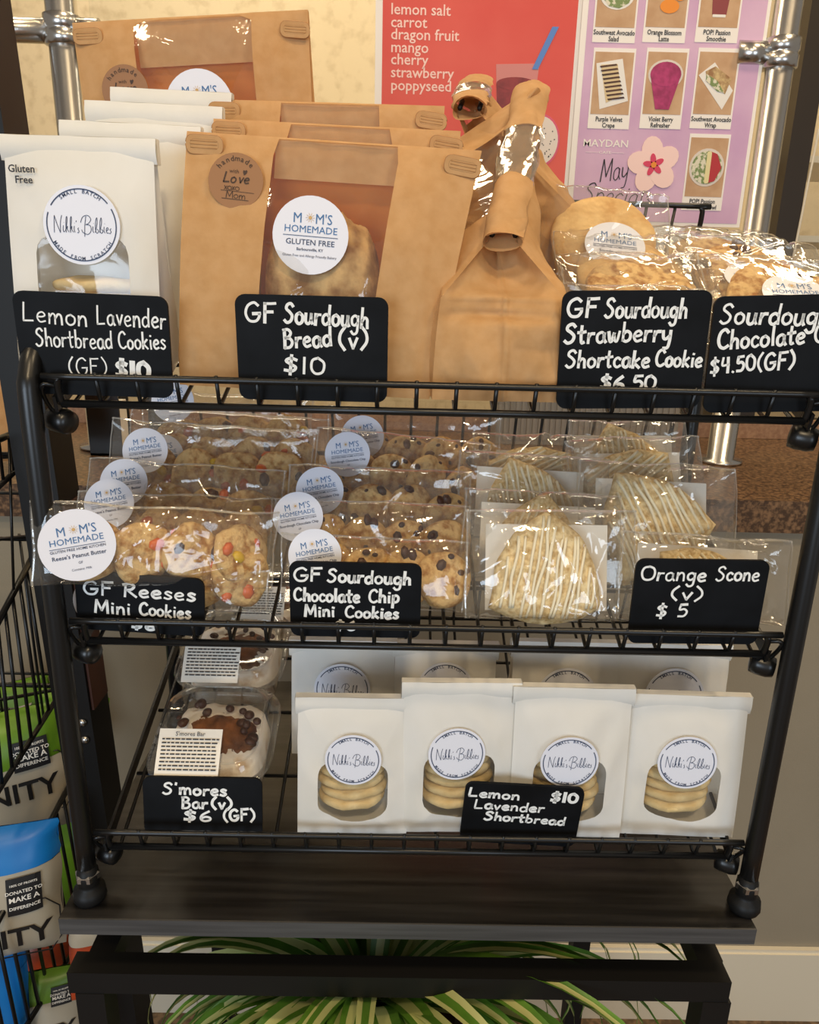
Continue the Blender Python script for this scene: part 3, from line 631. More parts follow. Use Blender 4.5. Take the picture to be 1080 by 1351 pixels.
# ---------------------------------------------------------------- paper bags
def ray_poly(cx, cz, a, poly):
    dx, dz = math.cos(a), math.sin(a); best = 1e9; n = len(poly)
    for i in range(n):
        x1, z1 = poly[i]; x2, z2 = poly[(i+1) % n]; ex, ez = x2-x1, z2-z1
        den = dx*ez-dz*ex
        if abs(den) < 1e-12: continue
        t = ((x1-cx)*ez-(z1-cz)*ex)/den; u = ((x1-cx)*dz-(z1-cz)*dx)/den
        if t > 1e-6 and -1e-6 <= u <= 1+1e-6: best = min(best, t)
    return best
class Bag:
    """standing paper bag, front faces -y; win = polygon (x, z) of the clear window or None"""
    def __init__(s, W, H, D, seed, wtop=1.0, slope=0, amp=.0016, puff=.004, dp=1.2, topd=.004, shear=0):
        s.W, s.H, s.D, s.seed, s.wt, s.slope, s.amp, s.puff, s.dp, s.topd, s.shear = W, H, D, seed, wtop, slope, amp, puff, dp, topd, shear
    def dep(s, z): t = min(max(z/s.H, 0), 1); return s.topd + (s.D-s.topd)*(1-t**s.dp)
    def xs(s, x, z): t = z/s.H; return x*(1+(s.wt-1)*t) + s.shear*z
    def wr(s, x, z, f=1):
        a = s.amp/.0016
        n = 1-2*abs(nz(x*22+s.seed*3.1, z*16, s.seed)); n2 = 1-2*abs(nz(x*55+s.seed, z*30+9, s.seed*2.))
        return s.amp*(n+.35*n2+2.2*(.4-noise.voronoi(Vector((x*17+s.seed, z*13, s.seed)))[0][0]))
    def front(s, x, z, off=0):
        u = min(abs(2*x/s.W), 1); t = z/s.H
        y = -s.dep(z)/2 - s.puff*(1-u**2.5)*math.sin(PI*min(max(t, 0), 1))**.6 - s.wr(x, z)*(1-u**6)*min(1, 6*(1-t)+.15)*min(1, 8*t+.1) - off
        return (s.xs(x, z), y, z + s.zb(y, t))
    def back(s, x, z):
        u = min(abs(2*x/s.W), 1); y = s.dep(z)/2 + s.wr(x+.3, z)*(1-u**6)*.7
        t = z/s.H; return (s.xs(x, z), y, z + s.zb(y, t))
    def zb(s, y, t): return math.tan(s.slope)*y*max(0, 1-t*1.5)
    def build(s, parent, paper, win=None, wc=None, film='filmw', name='paper_body', inner=None):
        m = MB(); W, H = s.W, s.H; out = [(-W/2, 0), (W/2, 0), (W/2, H), (-W/2, H)]
        NX, NZ = 22, 30
        if win:
            cx, cz = wc; ang = sorted(set([2*PI*i/72 for i in range(72)] + [math.atan2(z-cz, x-cx) % (2*PI) for x, z in out]))
            N = len(ang); a_in = [ray_poly(cx, cz, a, win) for a in ang]; a_out = [ray_poly(cx, cz, a, out) for a in ang]
            K = 10; vs = []
            for j in range(K+1):
                for i, a in enumerate(ang):
                    r = a_in[i]+(a_out[i]-a_in[i])*j/K; vs.append(s.front(cx+r*math.cos(a), cz+r*math.sin(a)))
            fs = [(j*N+i, (j+1)*N+i, (j+1)*N+(i+1) % N, j*N+(i+1) % N) for j in range(K) for i in range(N)]
            m.add(vs, fs)
            f = MB(); K2 = 8; vs = [s.front(cx, cz, -.0004)]
            for j in range(1, K2+1):
                for i, a in enumerate(ang):
                    r = (a_in[i]+.0012)*j/K2; vs.append(s.front(cx+r*math.cos(a), cz+r*math.sin(a), -.0004))
            fs = [(0, 1+i, 1+(i+1) % N) for i in range(N)] + [(1+(j-1)*N+i, 1+j*N+i, 1+j*N+(i+1) % N, 1+(j-1)*N+(i+1) % N) for j in range(1, K2) for i in range(N)]
            f.add(vs, fs); f.build('clear_window', M_[film], parent, True)
        else:
            m.grid(lambda u, v: s.front((u-.5)*W, v*H), NX, NZ)
        m.grid(lambda u, v: s.back((.5-u)*W, v*H), NX, NZ)
        for sx in (-1, 1):
            def side(u, v, sx=sx):
                z = v*H; a = Vector(s.front(sx*W/2, z)); b = Vector(s.back(sx*W/2, z)); p = a.lerp(b, u)
                fold = (1-abs(2*u-1))*min(.4*s.D, .018+.02*v)*(.25+.75*v) + .5*s.wr(u*.1+sx, z)
                return (p.x - sx*fold*(1 if v < .999 else .3), p.y, p.z)
            m.grid((lambda u, v, f=side, sx=sx: f(1-u if sx < 0 else u, v)), 6, NZ)
        m.grid(lambda u, v: tuple(Vector(s.back((u-.5)*W, 0)).lerp(Vector(s.front((u-.5)*W, 0)), v)), 6, 2)
        m.build(name, paper, parent, True)
    def at(s, x, z, off=.0012):
        """matrix of a sticker lying on the front at x, z"""
        p = Vector(s.front(x, z, off)); dx = Vector(s.front(x+.004, z, off))-Vector(s.front(x-.004, z, off)); dz = Vector(s.front(x, z+.01, off))-Vector(s.front(x, z-.01, off))
        X = Vector((1, dx.y/dx.x*.3, 0)).normalized(); Z = Vector((0, dz.y/dz.z*.6, 1)).normalized(); Y = Z.cross(X).normalized(); Z = X.cross(Y)
        return Matrix(((X.x, Y.x, Z.x, p.x), (X.y, Y.y, Z.y, p.y), (X.z, Y.z, Z.z, p.z), (0, 0, 0, 1)))

def round_cookie(name, R, T, seed, m, sub=24, rings=7, amp=.05):
    """a baked disc lying flat, axis z"""
    mb = MB()
    def f(u, v):
        a = 2*PI*u; q = v*PI; s_ = math.sin(q); c = math.cos(q)
        rr = R*(abs(s_)**.55)*(1+amp*nz(math.cos(a)*1.5+seed, math.sin(a)*1.5, seed)); zz = T/2*(1 if c > 0 else -1)*abs(c)**.7
        zz += T*.16*nz(rr*math.cos(a)*60+seed, rr*math.sin(a)*60, seed*2)
        return (rr*math.cos(a), rr*math.sin(a), -zz)
    mb.grid(f, sub, rings*2, closed=True)
    return mb.mesh(name, m, True)
short_me = [round_cookie('cookie', .030, .0105, i*7.3, M_['shortbread'], amp=.02) for i in range(3)]
LEAN0 = -.08                       # bags on the tilted trays lean a little towards the front
def white_bag(k, v, px, pyt, wpx, label, seed, lean=LEAN0, roll=0, yaw=0, win=True, lab=(.0, .60), lr=.26, group='white window bags', cookies=6, gf=False, D=.042, cw=1.0):
    M, H, W = place(k, v, px, pyt, wpx, lean, yaw=yaw, roll=roll)
    t = thing('cookie_bag', label, 'bag', M, group)
    b = Bag(W, H, D, seed, .99, TILT+lean, .0021, .005)
    wn = None
    if win:
        ww, wz0, wz1 = W*.63, H*.13, H*(.61 if gf else .555); n = 10; wn = []
        for i in range(n+1): a = PI+PI*i/n; wn.append((ww/2*math.cos(a), wz0+.014+.014*math.sin(a)))
        for i in range(6): a = PI/2*i/5; wn.append((ww/2-.010+.010*math.cos(a), wz1-.012+.012*math.sin(a)))
        for i in range(6): a = PI/2+PI/2*i/5; wn.append((-ww/2+.010+.010*math.cos(a), wz1-.012+.012*math.sin(a)))
    b.build(t, M_['white'], wn, (0, H*.3))
    fl = MB(); zf = H-.014
    def band(u, v_):
        x = (u-.5)*(W+.0045); y = -.0035-.0022*math.sin(PI*v_)-.0008*nz(x*30, seed); z = zf+v_*.0165+.0005*nz(x*40, seed+3)
        return (b.xs(x, z), y, z)
    fl.grid(band, 16, 4); fl.grid(lambda u, v_: (b.xs((.5-u)*(W+.0045), zf), .0035, zf+v_*.0165), 16, 1)
    fl.grid(lambda u, v_: (b.xs((u-.5)*(W+.0045), H), -.0035+v_*.007, H+.0026), 16, 1)
    fl.grid(lambda u, v_: (b.xs((u-.5)*(W+.0045), zf), .0035-v_*.007, zf), 16, 1)
    for sx in (-.5, .5): fl.add([(sx*(W+.0045), y, z) for y, z in ((-.0035, zf), (.0035, zf), (.0035, zf+.0165), (-.0035, zf+.0165))], [(0, 1, 2, 3)])
    fl.build('folded_top', M_['white'], t, True)
    lx, lz = lab; nibb_label(t, b.at(lx*W, lz*H, .0022), lr*W)
    if gf:
        g = MB(); put_text(g, "Gluten", 0, .007, .0068, 0, bold=.02); put_text(g, "Free", .001, 0, .0068, 0, bold=.02)
        g.build('gluten_free_print', M_['ink'], t, M=b.at(-.37*W, .82*H, .0016))
    rnd = random.Random(seed)
    for i in range(cookies):
        zc = .012 + H*.08 + i*.0098
        if zc > H*.52: break
        o = link('cookie', short_me[i % 3], t, TR(rnd.uniform(-.002, .002), 0, zc) @ RX(rnd.uniform(-.05, .05)) @ RY(rnd.uniform(-.05, .05)) @ Matrix.Diagonal((W*.31/.030*cw, (b.dep(zc)*.5+.0015)/.030, 1.05, 1)))
    return t, b

# bottom tray: four in front, four behind
FB = ((465, 921, 145, 'white window bag at the left end of the bottom front row', (0, .60), .03, .015), (609, 901, 148, 'tallest white window bag in the bottom row, left of the black price board', (-.03, .575), .02, .0),
      (759, 908, 150, 'white window bag standing behind the lemon lavender price board', (-.02, .565), -.02, -.01), (913, 918, 150, 'white window bag at the right end of the bottom front row', (.0, .58), -.05, -.02))
for i, (px, py, w, lb, la, yw, ro) in enumerate(FB):
    white_bag(0, .036+.003*(i % 2), px, py, w, lb, 3+i*5, lab=la, yaw=yw, roll=ro, lr=.25, cookies=(6, 6, 6, 6)[i])
for i, (px, py, w, lb) in enumerate(((453, 846, 134, 'white bag in the bottom back row beside the clear tubs'), (588, 850, 132, 'white bag second from left in the bottom back row'),
        (748, 848, 140, 'white bag third from left in the bottom back row'), (889, 851, 144, 'white bag at the right end of the bottom back row'))):
    white_bag(0, .118, px, py, w, lb, 31+i*4, lab=(0, (.62, .66, .60, .60)[i]), lr=.27, cookies=3, lean=-.06)
# top tray, left: four in a file
white_bag(2, .048, 105, 186, 188, 'white window bag marked gluten free behind the lemon lavender price board', 61, lab=(.02, .655), lr=.255, gf=True, lean=-.04, yaw=.03, roll=.0, D=.05, group='white window bags on the top tray', cookies=5)
for i, (px, py, w, v, lb) in enumerate(((168, 168, 172, .100, 'second white bag from the front on the top tray'), (199, 142, 168, .145, 'third white bag from the front on the top tray'), (222, 124, 148, .185, 'rearmost white bag on the top tray'))):
    white_bag(2, v, px, py, w, lb, 71+i*3, lean=-.04+.02*i, roll=.02, group='white window bags on the top tray', cookies=0, win=False, lr=.24)

# ---------------------------------------------------------------- kraft bread bags
def loaf(parent, L, R, Hh, M, seed, name='bread_loaf'):
    m = MB()
    def f(u, v):
        a = 2*PI*u; q = (v-.5)*2; e = (1-abs(q)**3.2)**.5 if abs(q) < 1 else 0
        r = e*(1+.07*nz(q*3+seed, math.cos(a)*1.4, math.sin(a)*1.4)); z = math.sin(a); z = (abs(z)**.8)*(1 if z > 0 else -1)*(1 if z > 0 else .72)
        return (q*L/2, R*r*math.cos(a), Hh*r*z*(1+.10*nz(q*5+seed, math.cos(a)*4, math.sin(a)*4)+.05*nz(q*16+seed, math.cos(a)*12, math.sin(a)*12)))
    m.grid(f, 40, 40, closed=True); m.build(name, M_['bread'], parent, True, M)
def tin_tie(parent, M, s):
    m = MB(); w, h, r = .026, .0125, .005
    for d in (0, .0030): m.tube([(s*(x), 0, z) for x, z in rrect(w-2*d, h-2*d, r-d*.7, 4)] + [(s*(w-2*d)/2, 0, 0)], .0006, 5)
    for zz in (-.0022, 0, .0022): m.tube([(s*-.009, -.0004, zz), (s*.010, -.0004, zz)], .00035, 4)
    tt = m.build('tin_tie', M_['kraft_tie'], parent, True, M); m = MB(); m.prism([(s*x, z) for x, z in rrect(w, h, r, 4)], -.0005, .0004); m.build('paper_tab', M_['kraft'], tt)
def bread_bag(v, px, pyt, wpx, label, seed, lean=-.10, roll=0, yaw=0, love=True, moms=True, D=.085, win=(-.20, .225), loafs=True, lp=(.0, .60), lvp=(-.29, .79), mr=.148, wt=1.06, shear=0):
    M, H, W = place(2, v, px, pyt, wpx, lean, yaw=yaw, roll=roll); W *= 1.06/wt; M = M @ TR(-shear*H, 0, 0)
    t = thing('bread_bag', label, 'bag', M, 'kraft bread bags')
    b = Bag(W, H, D, seed, wt, TILT+lean, .0032, .007, dp=1.6, shear=shear)
    x0, x1 = win[0]*W, win[1]*W; z0, z1 = .10*H, .992*H
    wn = [(x0, z0), (x1, z0), (x1, z1), (x0, z1)]
    b.build(t, M_['kraft'], wn, ((x0+x1)/2, H*.5), film='film')
    inn = MB(); inn.grid(lambda u, v_: (b.xs(x0-.01+(x1-x0+.02)*u, (.1+.84*v_)*H), b.dep((.1+.84*v_)*H)*.36, (.1+.84*v_)*H), 8, 10); inn.build('inner_panel', M_['kraft_lit'], t, True, label='inside face of the bag, coloured orange as if lit through')
    # upper folded strip of paper behind the window
    fo = MB(); fo.grid(lambda u, v_: (b.xs(x0+(x1-x0)*u, (.83+.14*v_)*H), -b.dep((.83+.14*v_)*H)*.10+.001*nz(u*6, v_*3, seed), (.83+.16*v_)*H), 14, 5); fo.build('folded_strip', M_['kraft'], t, True)
    if loafs:
        loaf(t, (x1-x0)*1.12, D*.40, H*.33, TR((x0+x1)/2+shear*H*.36, 0, H*.36), seed)
    if love: love_label(t, b.at(lvp[0]*W, lvp[1]*H, .0018) @ RY(.05), .105*W)
    if moms:
        # the sticker sits on the clear window
        moms_label(t, b.at(lp[0]*W, lp[1]*H, .0028) @ RY(.02), mr*W)
    tin_tie(t, TR(b.xs(-.435*W, .955*H), -.0060-D*.03, .945*H), -1); tin_tie(t, TR(b.xs(.445*W, .925*H), -.0085-D*.03, .925*H) @ RY(.12), 1)
    return t, b
bread_bag(.066, 432, 186, 352, 'front kraft bread bag with clear window, behind the bread price board', 5, roll=.035, lean=-.02, lvp=(-.315, .80), lp=(-.035, .60), mr=.145, wt=1.15, shear=.085)
bread_bag(.140, 440, 165, 296, 'second kraft bread bag, half hidden behind the front one', 15, lean=-.04, roll=.02, D=.06, love=False, moms=False)
bread_bag(.190, 432, 136, 282, 'third kraft bread bag, only its top showing', 25, lean=-.02, roll=.0, D=.05, love=False, moms=False, loafs=False)
bread_bag(.262, 276, 22, 282, 'tilted kraft bread bag standing highest at the back left', 35, lean=-.02, roll=-.075, D=.05, lvp=(-.30, .74), lp=(.02, .66), mr=.155, win=(-.24, .26))
# ---------------------------------------------------------------- bread bag seen end-on: gusset towards the viewer, rolled top running backwards
def end_bag(label, x0, x1, v0, v1, A, B, sh, seed, sticker=True, skew=.0):
    """base rectangle x0..x1, v0..v1 on the top tray; ridge runs from A (near) to B (far); sh = shoulder height share"""
    xc = (x0+x1)/2; P = tray_pt(2, xc, v0, .003)
    t = thing('bread_bag', label, 'bag', TR(P), 'kraft bread bags')
    I = TR(-P)
    c = [I @ tray_pt(2, x, v, .003) for x, v in ((x0, v0), (x1, v0), (x1-skew, v1), (x0-skew, v1))]
    A = I @ Vector(A); B = I @ Vector(B); rw = .010
    top = [A+Vector((-rw, 0, 0)), A+Vector((rw, 0, 0)), B+Vector((rw, 0, 0)), B+Vector((-rw, 0, 0))]
    def corner(i, s):
        base, tp = c[i], top[i]
        if s < sh:      # lower body: near vertical walls, slightly bulging
            q = s/sh; mid = base + Vector((0, 0, (tp.z-c[i].z)*sh)) + Vector(((tp.x-base.x)*.10*q, (tp.y-base.y)*.10*q, 0))
            return base.lerp(mid, q)
        q = (s-sh)/(1-sh); mid = base + Vector((0, 0, (tp.z-base.z)*sh)) + Vector(((tp.x-base.x)*.10, (tp.y-base.y)*.10, 0))
        return mid.lerp(tp, q)
    def crump(p, n, k, s):
        e = (1-2*abs(nz(p.x*18+seed, p.y*18, p.z*15)))*.0045 + (1-2*abs(nz(p.x*45, p.y*40+seed, p.z*36)))*.0016
        q = p*19+Vector((seed, 0, 0)); dd = noise.voronoi(q)[0]; e += (.35-dd[0])*.020*(.5+.5*s)
        return p + n*(e*k*min(1, 8*s+.1))
    def face(i, j, n, dent=0, sag=0):
        def f(u, s):
            a, b = corner(i, s), corner(j, s); p = a.lerp(b, u); w = 1-abs(2*u-1)
            d = dent*w*max(0, (s-sh*.8))/(1-sh*.8) if s > sh*.8 else 0
            bulge = .008*math.sin(PI*min(s/sh, 1))*(1-(2*u-1)**2) + (.0035*math.exp(-((u-.52)/.02)**2) - .009*math.exp(-((s-sh*.84)/.035)**2)*w + .007*math.exp(-((s-sh*1.02)/.03)**2)*w if dent else 0)
            p = p + n*(bulge-d)
            return crump(p, n, min(1, 5*w), s)
        return f
    NS = 64
    kb = MB()
    kb.grid(face(0, 1, Vector((0, -1, 0)), dent=.05), 44, NS)
    kb.grid(face(1, 2, Vector((1, 0, 0))), 44, NS)
    kb.grid(face(2, 3, Vector((0, 1, 0)), dent=.03), 16, NS)
    kb.add(c, [(3, 2, 1, 0)])
    lf = face(3, 0, Vector((-1, 0, 0)))
    # left wall carries the clear window: paper at both ends, film between
    kb.grid(lambda u, s: lf(.0+.22*u, s), 5, NS); kb.grid(lambda u, s: lf(.80+.20*u, s), 5, NS)
    kb.build('paper_body', M_['kraft'], t, True)
    fm = MB(); fm.grid(lambda u, s: lf(.22+.58*u, s), 16, NS); fm.build('clear_window', M_['film'], t, True)
    mc = (c[0]+c[2])/2
    loaf(t, (v1-v0)*.86, (x1-x0)*.38, (A.z)*.28, TR(mc.x, mc.y, mc.z+A.z*.31) @ RZ(PI/2) @ RY(-TILT), seed)
    # rolled top
    ax = (B-A); L = ax.length; axn = ax.normalized(); side = Vector((1, 0, 0)); upv = side.cross(axn).normalized()*-1
    if upv.z < 0: upv = -upv
    def roll(u, v_, r0=1.0):
        a = 2*PI*u*1.35+.4; rr = 1-.20*u
        p = A + ax*(v_*1.04-.03) + side*(math.cos(a)*.0165*rr*r0) + upv*(math.sin(a)*.0095*rr*r0+.004)
        return p + upv*(.004*nz(v_*8+seed, u*4)) + side*(.004*nz(v_*9, u*5+seed))
    for va, vb in ((0, .33), (.68, 1)):
        r1 = MB(); r1.grid(lambda u, v_: roll(u, va+v_*(vb-va)), 26, 10); r1.build('rolled_top', M_['kraft'], t, True)
    r2 = MB(); r2.grid(lambda u, v_: roll(u, .33+v_*.35, 1.04), 26, 12); r2.grid(lambda u, v_: roll(u, .33+v_*.35, .94), 26, 12); r2.build('rolled_film', M_['film'], t, True)
    r4 = MB(); r4.grid(lambda u, v_: roll(u, .33+v_*.35, .8), 20, 6); r4.build('rolled_paper_core', M_['kraft'], t, True)
    r3 = MB(); r3.tube([A+ax*.005+upv*.004+side*.009, A+ax*.3+upv*.004+side*.009], .0022, 6); r3.tube([A+ax*.005+upv*.004-side*.008, A+ax*.3+upv*.004-side*.008], .0022, 6)
    r3.build('metal_tie', M_['black2'], t, True, label='dark tie inside the roll')
    if sticker:
        s_, u_ = .70, .62; p = lf(u_, s_); du = Vector(lf(u_+.05, s_))-Vector(lf(u_-.05, s_)); ds = Vector(lf(u_, s_+.04))-Vector(lf(u_, s_-.04))
        X = du.normalized(); Z = (ds-X*ds.dot(X)).normalized(); Y = Z.cross(X)
        p = Vector(p) - Y*.005
        moms_label(t, Matrix(((X.x, Y.x, Z.x, p.x), (X.y, Y.y, Z.y, p.y), (X.z, Y.z, Z.z, p.z), (0, 0, 0, 1))), .030)
    return t
xa = on_plane(562, 528, tray_pt(2, 0, .012), TRAY[2].to_3x3() @ Vector((0, 0, 1)))
xb = on_plane(742, 530, tray_pt(2, 0, .012), TRAY[2].to_3x3() @ Vector((0, 0, 1)))
An = on_y(662, 318, tray_pt(2, 0, .045).y); Bn = on_y(700, 128, tray_pt(2, 0, .21).y)
end_bag('crumpled kraft bread bag turned end-on with rolled top, right of the front bread bag', xa.x+.004, xb.x, .014, .185, An, Bn, .64, 4, skew=.032)
An2 = on_y(618, 150, tray_pt(2, 0, .20).y); Bn2 = on_y(628, 118, tray_pt(2, 0, .27).y)
end_bag('kraft bread bag with dark open roll behind the crumpled end-on bag', tray_pt(2, .055, 0).x, tray_pt(2, .135, 0).x, .208, .275, An2, Bn2, .55, 14, sticker=False)
# ---------------------------------------------------------------- clear film packs
def crease(x, z, seed):
    v = 0
    for k, (fx, fz, a) in enumerate(((13, 20, 1.1), (34, 26, .5), (80, 60, .14))):
        v += a*(1-2*abs(nz(x*fx+seed*1.7+k*5, z*fz+seed, k*3.1+seed)))
    return v
def film_pack(parent, W, H, T, seed, nx=64, nz_=34, amp=.0018, taper=0.0, tw=0.0, seal='top', sag=0.0):
    """sealed clear pouch, base at z=0, front faces -y"""
    m = MB(); rn = random.Random(seed*7+1); LN = []
    for i in range(26):
        edge = rn.random() < .6
        x0 = rn.uniform(-.5, .5)*W; z0 = rn.choice((0, 1))*H if edge else rn.random()*H; a0 = rn.uniform(0, PI)
        LN.append((x0, z0, math.cos(a0), math.sin(a0), rn.uniform(.015, .05), rn.uniform(.003, .008), rn.uniform(-1, 1)))
    def sheet(s):
        def f(u, v):
            x = (u-.5)*W*(1-taper*(1-v)); z = v*H; e = (1-abs(2*u-1)**4)*(1-abs(2*v-1)**5)
            y = s*(T/2*max(e, 0)**.6 + .0004) - amp*crease(x, z, seed+(9 if s > 0 else 0))*(.35+.65*(1-e*.5))*min(1, 12*(.5-abs(u-.5))+.25)
            for lx, lz, lc, ls, ll, lw_, la in LN:
                dx, dz = x-lx, z-lz; al = dx*lc+dz*ls; ac = abs(dz*lc-dx*ls)
                if ac < lw_ and abs(al) < ll: y -= la*.0042*(1-ac/lw_)*(1-abs(al)/ll)
            zz = z + .0025*nz(x*25+seed, v*3, 2) + sag*(1-(2*u-1)**2)*v; xx = x + .003*nz(z*22, seed, u*2)*abs(2*u-1)
            a = tw*(2*u-1); return (xx, y*math.cos(a) , zz + a*H*.3)
        return f
    m.grid(sheet(-1), nx, nz_); m.grid(lambda u, v: sheet(1)(1-u, v), nx//2, nz_//2)
    fo = m.build('clear_film', M_['film'], parent, True); e = MB(); fr = sheet(-1)
    for (ua, va, ub, vb) in ((0, .995, 1, .995), (.994, 0, .994, 1), (.006, 0, .006, 1)):
        P = [Vector(fr(ua+(ub-ua)*i/40, va+(vb-va)*i/40)) for i in range(41)]
        d = Vector((0, 0, -.0016)) if ua != ub else Vector((.0012 if ua < .5 else -.0012, 0, 0))
        e.add([q for p in P for q in (p+Vector((0, -.0003, 0)), p+d+Vector((0, -.0006, 0)))], [(2*i, 2*i+1, 2*i+3, 2*i+2) for i in range(40)])
    e.build('seal_seam', M_['seam'], fo, True); return fo

def mini_cookie_mesh(seed, kind):
    return round_cookie('cookie', .0245, .017, seed*5.1, M_['cookie'] if kind == 'cc' else M_['cookie'], sub=26, rings=7, amp=.13)
mini = [mini_cookie_mesh(i, 'cc') for i in range(4)]
def bits_mesh(seed, R, T, n, size, mats, name):
    rnd = random.Random(seed); m = MB()
    for i in range(n):
        a = rnd.uniform(0, 2*PI); r = R*math.sqrt(rnd.uniform(.02, .85)); s = size*rnd.uniform(.4, 1.35); m.cur = rnd.randrange(len(mats))
        Mx = TR(r*math.cos(a), r*math.sin(a), rnd.choice((-1, 1))*T/2*.9) @ RZ(rnd.uniform(0, 6)) @ RX(rnd.uniform(-.5, .5)) @ Matrix.Diagonal((1.3, 1, .55, 1))
        m.lathe([(s*.15, -s), (s*.7, -s*.7), (s, 0), (s*.7, s*.7), (s*.15, s)], 7, Mx)
    return m.mesh(name, mats, True)
chips = [bits_mesh(i, .0235, .017, 9, .0034, [M_['choc']], 'chocolate_chips') for i in range(4)]
candy = [bits_mesh(10+i, .0235, .017, 6, .0042, [M_['orange'], M_['orange'], M_['choc'], M_['orange'], M_['yellow']], 'candy_bits') for i in range(4)]
def mini_pack(k, v, px, py, wpx, kind, label, seed, lean=.38, roll=0, yaw=0, Hf=None, lab=(-.32, .56), n=4, lr=None, group=None, x0=-.10, lift=.004):
    M, H, W = place(k, v, px, py, wpx, lean, yaw=yaw, roll=roll, lift=lift)
    if Hf: M = TR(UPF(lean)*(H-Hf)) @ M; H = Hf
    t = thing('mini_cookie_pack', label, 'cookie pack', M, group)
    film_pack(t, W, H, .030, seed, taper=.03)
    rnd = random.Random(seed); span = W*.86; stepx = span/n*.94
    for i in range(n):
        x = -W*.5 + W*.17 + stepx*(i+.30) + (.0 if kind == 'pb' else .006); zc = .027 if H < .072 else H*.44+rnd.uniform(-.005, .004)
        o = link('cookie', mini[(i+seed) % 4], t, TR(x, rnd.uniform(-.001, .002), zc) @ RX(PI/2+rnd.uniform(-.12, .12)) @ RY(rnd.uniform(-.1, .1)) @ RX(0) @ RY(.38) @ RZ(rnd.uniform(0, 6)))
        b = link('chocolate_chips' if kind == 'cc' else 'candy_bits', (chips if kind == 'cc' else candy)[(i+seed) % 4], o); b['kind'] = 'stuff'
    # second short row behind for depth of the dough
    lr_ = lr or .0215
    moms_label(t, TR(lab[0]*W, -.0175, lab[1]*H) @ RX(.05) @ RY(-.22), lr_, kind)
    return t
RG, CG = 'peanut butter mini cookie packs on the middle tray', 'chocolate chip mini cookie packs on the middle tray'
mini_pack(1, .034, 232, 748, 250, 'pb', 'peanut butter mini cookie pack lying lowest, directly behind its price board', 3, lean=.10, group=RG, lab=(-.36, .3))
mini_pack(1, .024, 210, 668, 312, 'pb', 'front peanut butter mini cookie pack resting on top, round label fully visible', 5, lean=.30, roll=.03, yaw=.36, Hf=.063, group=RG, lab=(-.315, .50), lr=.0265, lift=.040)
mini_pack(1, .088, 232, 652, 262, 'pb', 'peanut butter mini cookie pack just behind the front one, label half covered', 7, lean=.42, group=RG, lab=(-.30, .80), roll=.02)
mini_pack(1, .126, 244, 612, 262, 'pb', 'third peanut butter mini cookie pack counting up from the front', 9, lean=.42, group=RG, roll=.05, lab=(-.28, .66))
mini_pack(1, .170, 278, 561, 272, 'pb', 'fourth peanut butter mini cookie pack counting up from the front', 12, lean=.40, group=RG, roll=.05, lab=(-.295, .62))
mini_pack(1, .200, 300, 545, 262, 'pb', 'fifth peanut butter mini cookie pack, label hidden by the fourth', 13, lean=.36, group=RG, roll=.04, lab=(-.30, .40))
mini_pack(1, .238, 300, 520, 226, 'pb', 'rearmost peanut butter mini cookie pack under the top tray', 18, lean=.30, group=RG, roll=.03, lab=(-.30, .85))
mini_pack(1, .040, 492, 708, 250, 'cc', 'chocolate chip mini cookie pack standing directly behind its price board', 21, lean=.34, group=CG, lab=(-.30, .70), roll=.03)
mini_pack(1, .082, 490, 662, 262, 'cc', 'second chocolate chip mini cookie pack counting up from its price board', 22, lean=.42, group=CG, lab=(-.36, .72), roll=.02)
mini_pack(1, .122, 500, 617, 246, 'cc', 'third chocolate chip mini cookie pack counting up from its price board', 24, lean=.42, group=CG, lab=(-.31, .64), roll=.02)
mini_pack(1, .168, 524, 574, 232, 'cc', 'fourth chocolate chip mini cookie pack counting up from its price board', 27, lean=.42, group=CG, lab=(-.30, .66), roll=.08)
mini_pack(1, .212, 545, 541, 232, 'cc', 'rearmost chocolate chip mini cookie pack under the top tray', 29, lean=.40, group=CG, lab=(-.29, .60), roll=.03)

# ---------------------------------------------------------------- iced scones in film
def scone_meshes(seed):
    m = MB(); R = .070
    ol = []
    for i in range(36):       # rounded wedge outline
        a = 2*PI*i/36; tri = 1/ max(math.cos(((a+PI/2+PI/3) % (2*PI/3))-PI/3), .5); r = R*.62*(tri**.42)*(1+.06*nz(math.cos(a)*2, math.sin(a)*2, seed)); ol.append((r*math.cos(a), r*math.sin(a)*1.02))
    def f(u, v):
        i = u*36; a, b = ol[int(i) % 36], ol[(int(i)+1) % 36]; w = i-int(i); x, z = a[0]*(1-w)+b[0]*w, a[1]*(1-w)+b[1]*w
        q = v*PI; k = abs(math.sin(q))**.5; y = -.0125*math.cos(q)*1.0
        X, Z = x*k, z*k
        return (X, y + .0036*nz(X*70+seed, Z*70, seed)*(1 if v < .6 else .3)+.0014*nz(X*220, Z*220+seed, 1), Z)
    m.grid(f, 72, 18, closed=True); body = m.mesh('scone', M_['scone'], True)
    g = MB(); rnd = random.Random(seed)
    for i in range(20):
        x = -.062 + .0062*i + rnd.uniform(-.0012, .0012); pts = []
        for j in range(15):
            z = -.055+.125*j/14; X = x + .30*(z)*.5 + .0035*nz(z*30, i*3.1, seed); a = math.atan2(z/1.02, X); rr = ray_poly(0, 0, a, ol)
            if math.hypot(X, z) < rr*.95:
                q = min(1, math.hypot(X, z)/rr); y = -.0125*(max(0, 1-q**3.4))**.5 - .0014; pts.append((X, y+.0009*nz(X*80, z*80, 3), z))
            elif len(pts) > 2: break
            else: pts = []
        if len(pts) > 2: g.tube(smooth_path(pts, 2), .00125+.0004*rnd.random(), 6)
    return body, g.mesh('icing_drizzle', M_['glaze'], True)
sm = [scone_meshes(i*3+1) for i in range(3)]
